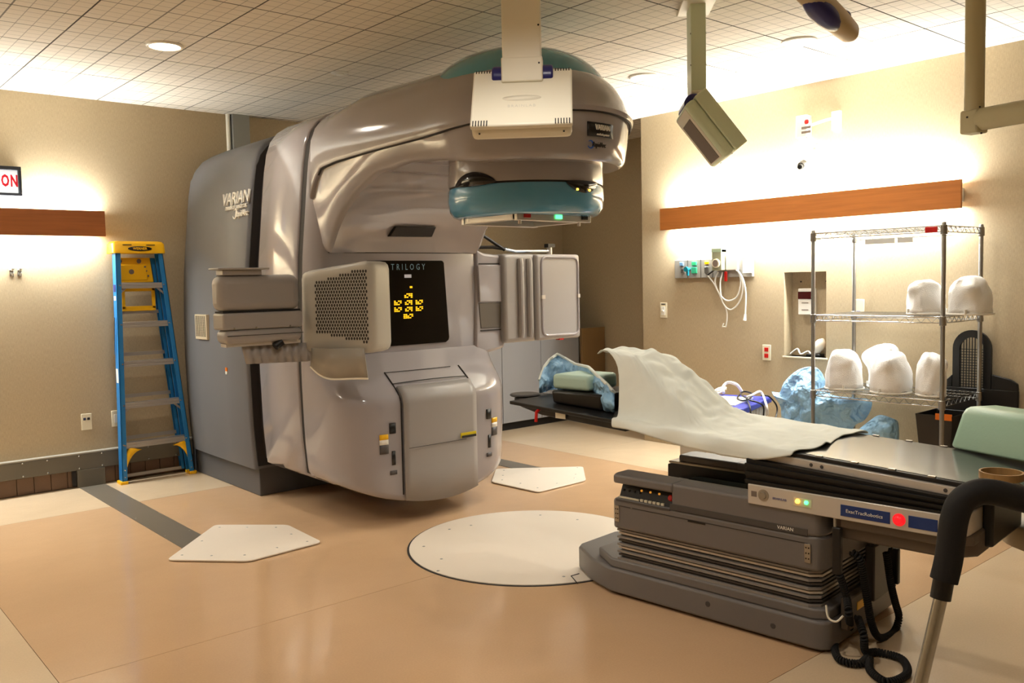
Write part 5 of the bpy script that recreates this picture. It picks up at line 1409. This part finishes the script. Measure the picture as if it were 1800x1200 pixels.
# blue vacuum cushions slumped behind the couch
def blob(name, label, outline, X, depth, seed, low=0.0, mt=None):
    """outline in pixels on the plane X; puffed out to both sides and creased"""
    P = np.array([pX(a, b, X)[1:] for a, b in outline]); c = P.mean(0); m_ = MB()
    n_ = len(P) * 4; Q = np.array(smooth_path([np.array((*p, 0)) for p in P] + [np.array((*P[0], 0))], 4))[:-1, :2]
    for sgn in (-1, 1):
        rows = []
        for j in range(13):
            f_ = 1 - j / 12; row = []
            for q in Q:
                y, z = c + (q - c) * f_
                h = depth * (1 - f_ ** 2.5) ** .6 if f_ < 1 else 0
                h *= 1 + .5 * mnoise.noise(Vector((y * 5, z * 5, seed))); h += .045 * mnoise.noise(Vector((y * 13, z * 13, seed + 4))) * (1 - f_ ** 6) - .05 * (1 - f_ ** 4) * max(0, .12 - abs(mnoise.noise(Vector((y * 5.5 + z * 2, z * 7, seed + 9))))) * 6 * .5
                row.append((X + sgn * max(0, h), y, max(z, low)))
            rows.append(row)
        m_.loft(rows, True, False, False)
    o = m_.build(name, mt or M_BAG, None, smooth=180); return tag(o, label, 'cushion', 'blue vacuum cushions')
blob('vacuum_cushion', 'big crumpled blue vacuum cushion slumped against the shelving post', [(1356, 688), (1370, 690), (1378, 672), (1396, 654), (1416, 645), (1436, 646), (1446, 662), (1449, 690), (1490, 698), (1528, 702), (1532, 716), (1520, 738), (1500, 752), (1495, 800), (1490, 862), (1380, 848), (1376, 760), (1372, 716)], 5.30, .11, 3.3, .003)
vp = blob('vacuum_cushion', 'small folded blue vacuum cushion with a flat dotted side beneath the shelving', [(1512, 752), (1530, 738), (1546, 729), (1566, 734), (1576, 742), (1577, 775), (1572, 860), (1500, 850), (1508, 790)], 5.18, .10, 7.7, .003)

# ================================================================== on the right wall
y0, y1, z0, z1 = pX(1326, 470, XR)[1], pX(1190, 470, XR)[1], 1.369, 1.513
mr = thing('medical_gas_rail', 'grey wall rail with medical gas outlets and coiled clear tubes', 'gas outlet rail', (XR, (y0 + y1) / 2, z0))
MB().box(XR - .03, XR, y0, y1, z0, z1).build('rail_panel', mat('rail grey', (158, 154, 146), .4, metal=.2), mr, bevel=.003)
def on_rail(px, py): p = pX(px, py, XR - .03); return p[1], p[2]
for k, px in enumerate((1209, 1232, 1253)): 
    y, _ = on_rail(px, 470); MB().box(XR - .0325, XR - .029, y - .0015, y + .0015, z0, z1).build('panel_joint', M_SEAM, mr)
for px, py, w, h, mt, nm in ((1199, 464, .035, .03, mat('blue gas label', (110, 150, 190), .4), 'gas_label'), (1201, 476, .03, .035, M_STEEL, 'gas_outlet'), (1221, 463, .045, .032, mat('green gas label', (60, 180, 120), .4), 'gas_label'), (1221, 475, .05, .05, mat('green outlet', (50, 150, 110), .4), 'gas_outlet'), (1243, 462, .035, .022, M_YELLOW, 'gas_label'), (1243, 474, .04, .05, M_STEEL, 'gas_outlet')):
    y, z = on_rail(px, py); MB().box(XR - .042, XR - .03, y - w / 2, y + w / 2, z - h / 2, z + h / 2).build(nm, mt, mr, bevel=.003)
y, z = on_rail(1212, 473); M_TEAL = mat('teal valve', (30, 130, 150), .35)
MB().lathe([(.012, 0), (.012, .03), (.02, .035), (.02, .05)], (XR - .03, y, z), (-1, 0, 0), 16).build('valve_knob', M_TEAL, mr); MB().box(XR - .06, XR - .045, y - .008, y + .008, z - .05, z).build('valve_stem', M_TEAL, mr)
y, z = on_rail(1269, 458)
rg_ = MB().box(XR - .10, XR - .03, y - .045, y + .045, z - .075, z + .09).build('regulator', mat('grey green regulator', (150, 150, 124), .4), mr, bevel=.006)
MB().box(XR - .101, XR - .03, y - .045, y + .045, z + .065, z + .092).build('regulator_cap', mat('pale green cap', (170, 190, 160), .4), rg_)
MB().lathe([(.034, 0), (.034, .012), (.03, .013)], (XR - .10, y, z - .02), (-1, 0, 0), 24).build('dial_rim', M_IVORY, rg_); MB().lathe([(.026, 0), (.026, .002)], (XR - .113, y, z - .02), (-1, 0, 0), 24).build('dial_face', M_GREYP, rg_)
MB().box(XR - .055, XR - .03, y - .16, y - .05, z - .075, z + .05).build('white_outlet_box', M_WHITE, mr, bevel=.006)
y, z = on_rail(1278, 484); MB().box(XR - .05, XR - .042, y - .013, y + .013, z - .045, z + .03).build('red_tag', M_RED, mr, bevel=.004)
y, z = on_rail(1314, 468); MB().box(XR - .036, XR - .03, y - .04, y + .04, z - .05, z + .05).build('blank_cover', M_WHITE, mr)
def wt(px, py, d=.05): return pX(px, py, XR - d)
for pts, r in (([(1262, 478), (1257, 495), (1264, 515), (1278, 528), (1295, 522), (1302, 500), (1300, 482), (1294, 474)], .006), ([(1270, 478), (1266, 500), (1270, 530), (1284, 544), (1300, 530), (1306, 505), (1302, 484), (1296, 474)], .006), ([(1296, 474), (1306, 490), (1311, 515), (1310, 552)], .006), ([(1244, 484), (1256, 500), (1270, 530), (1277, 545), (1278, 560), (1276, 574)], .005)):
    MB().tube(smooth_path([wt(*p_) for p_ in pts], 8), r, 8).build('clear_tube', M_TUBE, mr)
MB().tube([wt(1244, 483), wt(1260, 471)], .007, 8).build('black_nozzle', M_BLACK, mr)
MB().tube([wt(1310, 552), wt(1309, 563)], [.008, .013], 10).build('tube_fitting', M_WHITE, mr); MB().tube([wt(1272, 568), wt(1270, 574), wt(1276, 574)], .005, 8).build('tube_fitting', M_WHITE, mr)

# surveillance camera and its wall boxes
p = pX(1417, 225, XR)
cm = thing('wall_camera', 'small white wall camera under a box with a red sticker', 'camera', tuple(p))
a_, b_ = pX(1408, 206, XR), pX(1427, 242, XR)
bx_ = MB().box(XR - .07, XR, b_[1], a_[1], b_[2], a_[2]).build('mount_box', M_WHITE, cm, bevel=.005)
h_ = pX(1418, 214, XR - .07); MB().ball((XR - .0705, h_[1], h_[2]), .018, 12, (.08, 1, 1)).build('red_sticker', M_RED, bx_)
for py in (224, 232): q_ = pX(1417, py, XR - .07); MB().box(XR - .0725, XR - .069, q_[1] - .035, q_[1] + .035, q_[2] - .008, q_[2] + .008).build('grey_print', M_GREYP, bx_)
MB().tube([pX(1414, 240, XR - .04), pX(1409, 252, XR - .07), pX(1407, 272, XR - .10), pX(1407, 284, XR - .11)], .012, 10).build('camera_arm', M_WHITE, cm)
q_ = pX(1409, 290, XR - .12); ax_ = nrm((-.8, -.2, -.35))
MB().lathe([(.02, -.05), (.024, -.045), (.024, .02), (.018, .022), (.018, .045), (.012, .046)], q_, ax_, 18).build('camera_body', mat('charcoal camera', (58, 56, 52), .35), cm)
MB().lathe([(.013, 0), (.013, .002)], q_ + ax_ * .046, ax_, 14).build('lens', M_SCREEN, cm)
MB().tube(smooth_path([pX(1416, 242, XR - .05), pX(1432, 250, XR - .06), pX(1448, 258, XR - .06), pX(1453, 272, XR - .06), pX(1446, 284, XR - .07), pX(1428, 286, XR - .09), pX(1414, 288, XR - .11)], 8), .008, 8).build('camera_cable', M_WHITE, cm)
MB().ball(pX(1436, 262, XR - .05), .045, 14, (.8, 1.1, .9)).build('white_dome', M_WHITE, cm)
a_, b_ = pX(1465, 197, XR), pX(1480, 227, XR)
jb = MB().box(XR - .03, XR, b_[1], a_[1], b_[2], a_[2]).build('junction_box', M_WHITE, None, bevel=.004)
tag(jb, 'white junction box beside the wall camera, joined by a white conduit', 'junction box')
MB().tube(smooth_path([pX(1428, 219, XR - .02), pX(1442, 214, XR - .02), pX(1455, 210, XR - .02), pX(1466, 208, XR - .015)], 6), .010, 8).build('conduit', M_WHITE, jb)

# in the wall niche
a_, b_ = pX(1404, 507, XR + .06), pX(1429, 553, XR + .06)
ds = thing('reader_unit', 'white wall unit with a dark red window in the niche', 'wall unit', (XR + ND, (a_[1] + b_[1]) / 2, b_[2]))
MB().box(XR + .05, XR + ND, b_[1], a_[1], b_[2], a_[2]).build('case', M_WHITE, ds, bevel=.005)
MB().box(XR + .046, XR + .05, b_[1] + .002, a_[1] - .002, a_[2] - .075, a_[2] - .022).build('window', mat('dark red window', (70, 16, 14), .2), ds)
for dz in (.10, .15): MB().box(XR + .0485, XR + .05, b_[1] + .03, a_[1] - .03, a_[2] - dz - .006, a_[2] - dz).build('small_print', M_GREYP, ds)
a_ = pX(1438, 606, XR + .05)
hs = thing('handset', 'white phone shaped handset lying in the bottom of the niche', 'handset', (a_[0], a_[1], NZ0))
mb = MB(); rings = []
for s, rx, rz in ((-.06, .01, .01), (-.045, .03, .04), (0, .04, .055), (.045, .035, .045), (.06, .012, .015)):
    rings.append([(XR + .055 + rx * math.cos(q), a_[1] + s * .8, NZ0 + .072 + s * .5 * -1 + rz * math.sin(q)) for q in [2 * math.pi * k / 16 for k in range(16)]])
mb.loft(rings).build('shell', mat('pale cream shell', (240, 226, 206), .4), hs, smooth=60)
MB().box(XR + .02, XR + .09, a_[1] - .03, a_[1] + .08, NZ0 + .001, NZ0 + .022).build('cradle', M_BLACK, hs, bevel=.006)
cd_ = MB().tube(smooth_path([(XR + .05, 3.50, NZ0 + .012), (XR + .06, 3.45, NZ0 + .05), (XR + .04, 3.41, NZ0 + .015), (XR + .07, 3.37, NZ0 + .035), (XR + .05, 3.33, NZ0 + .013), (XR + .04, 3.30, NZ0 + .03)], 8), .006, 8).build('looped_cable', M_WHITE, None)
tag(cd_, 'white cable lying in loops on the niche sill', 'cable')

# ================================================================== foreground: handrail of a step stool, round stool beyond the couch
D_ = 1.7
def fg(x, y, d=D_): return EYEP + _ray(x, y) * d
st = thing('step_stool', 'step stool with a tall steel handrail and black foam grip', 'step stool', (1.72, .62, 0))
a0, a1 = fg(1655, 1045), fg(1618, 1200); dn = nrm(a1 - a0); foot = a0 + dn * ((a0[2] - .004) / -dn[2])
g_ = [fg(1655, 1045), fg(1668, 980), fg(1677, 915), fg(1690, 882), fg(1715, 866), fg(1745, 865), fg(1800, 878), fg(1880, 897)]
rr_ = fg(1960, 925)
MB().tube(smooth_path([foot, a0 * .5 + foot * .5, a0, g_[1], g_[2], g_[3], g_[4], g_[5], g_[6], g_[7], rr_, rr_ + np.array((.02, -.02, -.2)), np.array((rr_[0] + .0, rr_[1] - .03, .004))], 8), .0125, 16).build('handrail', M_CHROME, st)
MB().tube(smooth_path([fg(1659, 1020), *g_[1:]], 10), [.0255] * 71, 20).build('foam_grip', M_RUBBER, st)
MB().tube([fg(1653, 1052), fg(1659, 1018)], .019, 16).build('grip_collar', M_BLACK, st)
pc = (foot + np.array((rr_[0], rr_[1] - .03, 0))) / 2 + np.array((.0, -.0, 0)); pu = nrm((np.array((rr_[0], rr_[1] - .03, 0)) - foot) * [1, 1, 0]); pv = np.array((pu[1], -pu[0], 0))
pl_ = np.linalg.norm((np.array((rr_[0], rr_[1] - .03, 0)) - foot)[:2])
MB().obox(pc * [1, 1, 0] + pv * .16 + np.array((0, 0, .225)), [pu, pv, (0, 0, 1)], (pl_ / 2 - .02, .14, .012)).build('step_platform', M_RUBBER, st, bevel=.006)
for s in (-1, 1):
    for q in (.04, .28): MB().cyl(pc * [1, 1, 0] + pu * s * (pl_ / 2 - .04) + pv * q + np.array((0, 0, .0)), pc * [1, 1, 0] + pu * s * (pl_ / 2 - .04) + pv * q + np.array((0, 0, .215)), .0125, 12).build('leg', M_CHROME, st)
    MB().cyl(pc * [1, 1, 0] + pu * s * (pl_ / 2 - .04) + pv * .04 + np.array((0, 0, .19)), foot * [1, 1, 0] + (pu * 0 if s < 0 else pu * pl_) + np.array((0, 0, .19)) - (dn * [1, 1, 0]) * (.19 / dn[2]) * (1 if s < 0 else 0) * -1, .008, 10).build('brace', M_CHROME, st)
sc_ = pz(1884, 910, .46)
rs = thing('round_stool', 'beige round stool seat beyond the foot of the couch', 'stool', (sc_[0], sc_[1], 0))
M_SEAT = mat('beige vinyl seat', (206, 190, 160), .45)
MB().lathe([(.21, 0), (.228, .008), (.23, .03), (.23, .075), (.22, .092), (.14, .102), (.001, .105)], (sc_[0], sc_[1], .355), 'z', 40).build('seat', M_SEAT, rs, smooth=60)
MB().cyl((sc_[0], sc_[1], .06), (sc_[0], sc_[1], .36), .025, 16).build('column', M_CHROME, rs)
MB().lathe([(.125, 0), (.125, .02), (.11, .032), (.03, .06)], (sc_[0], sc_[1], 0), 'z', 32).build('base_disc', M_CHROME, rs, smooth=40)
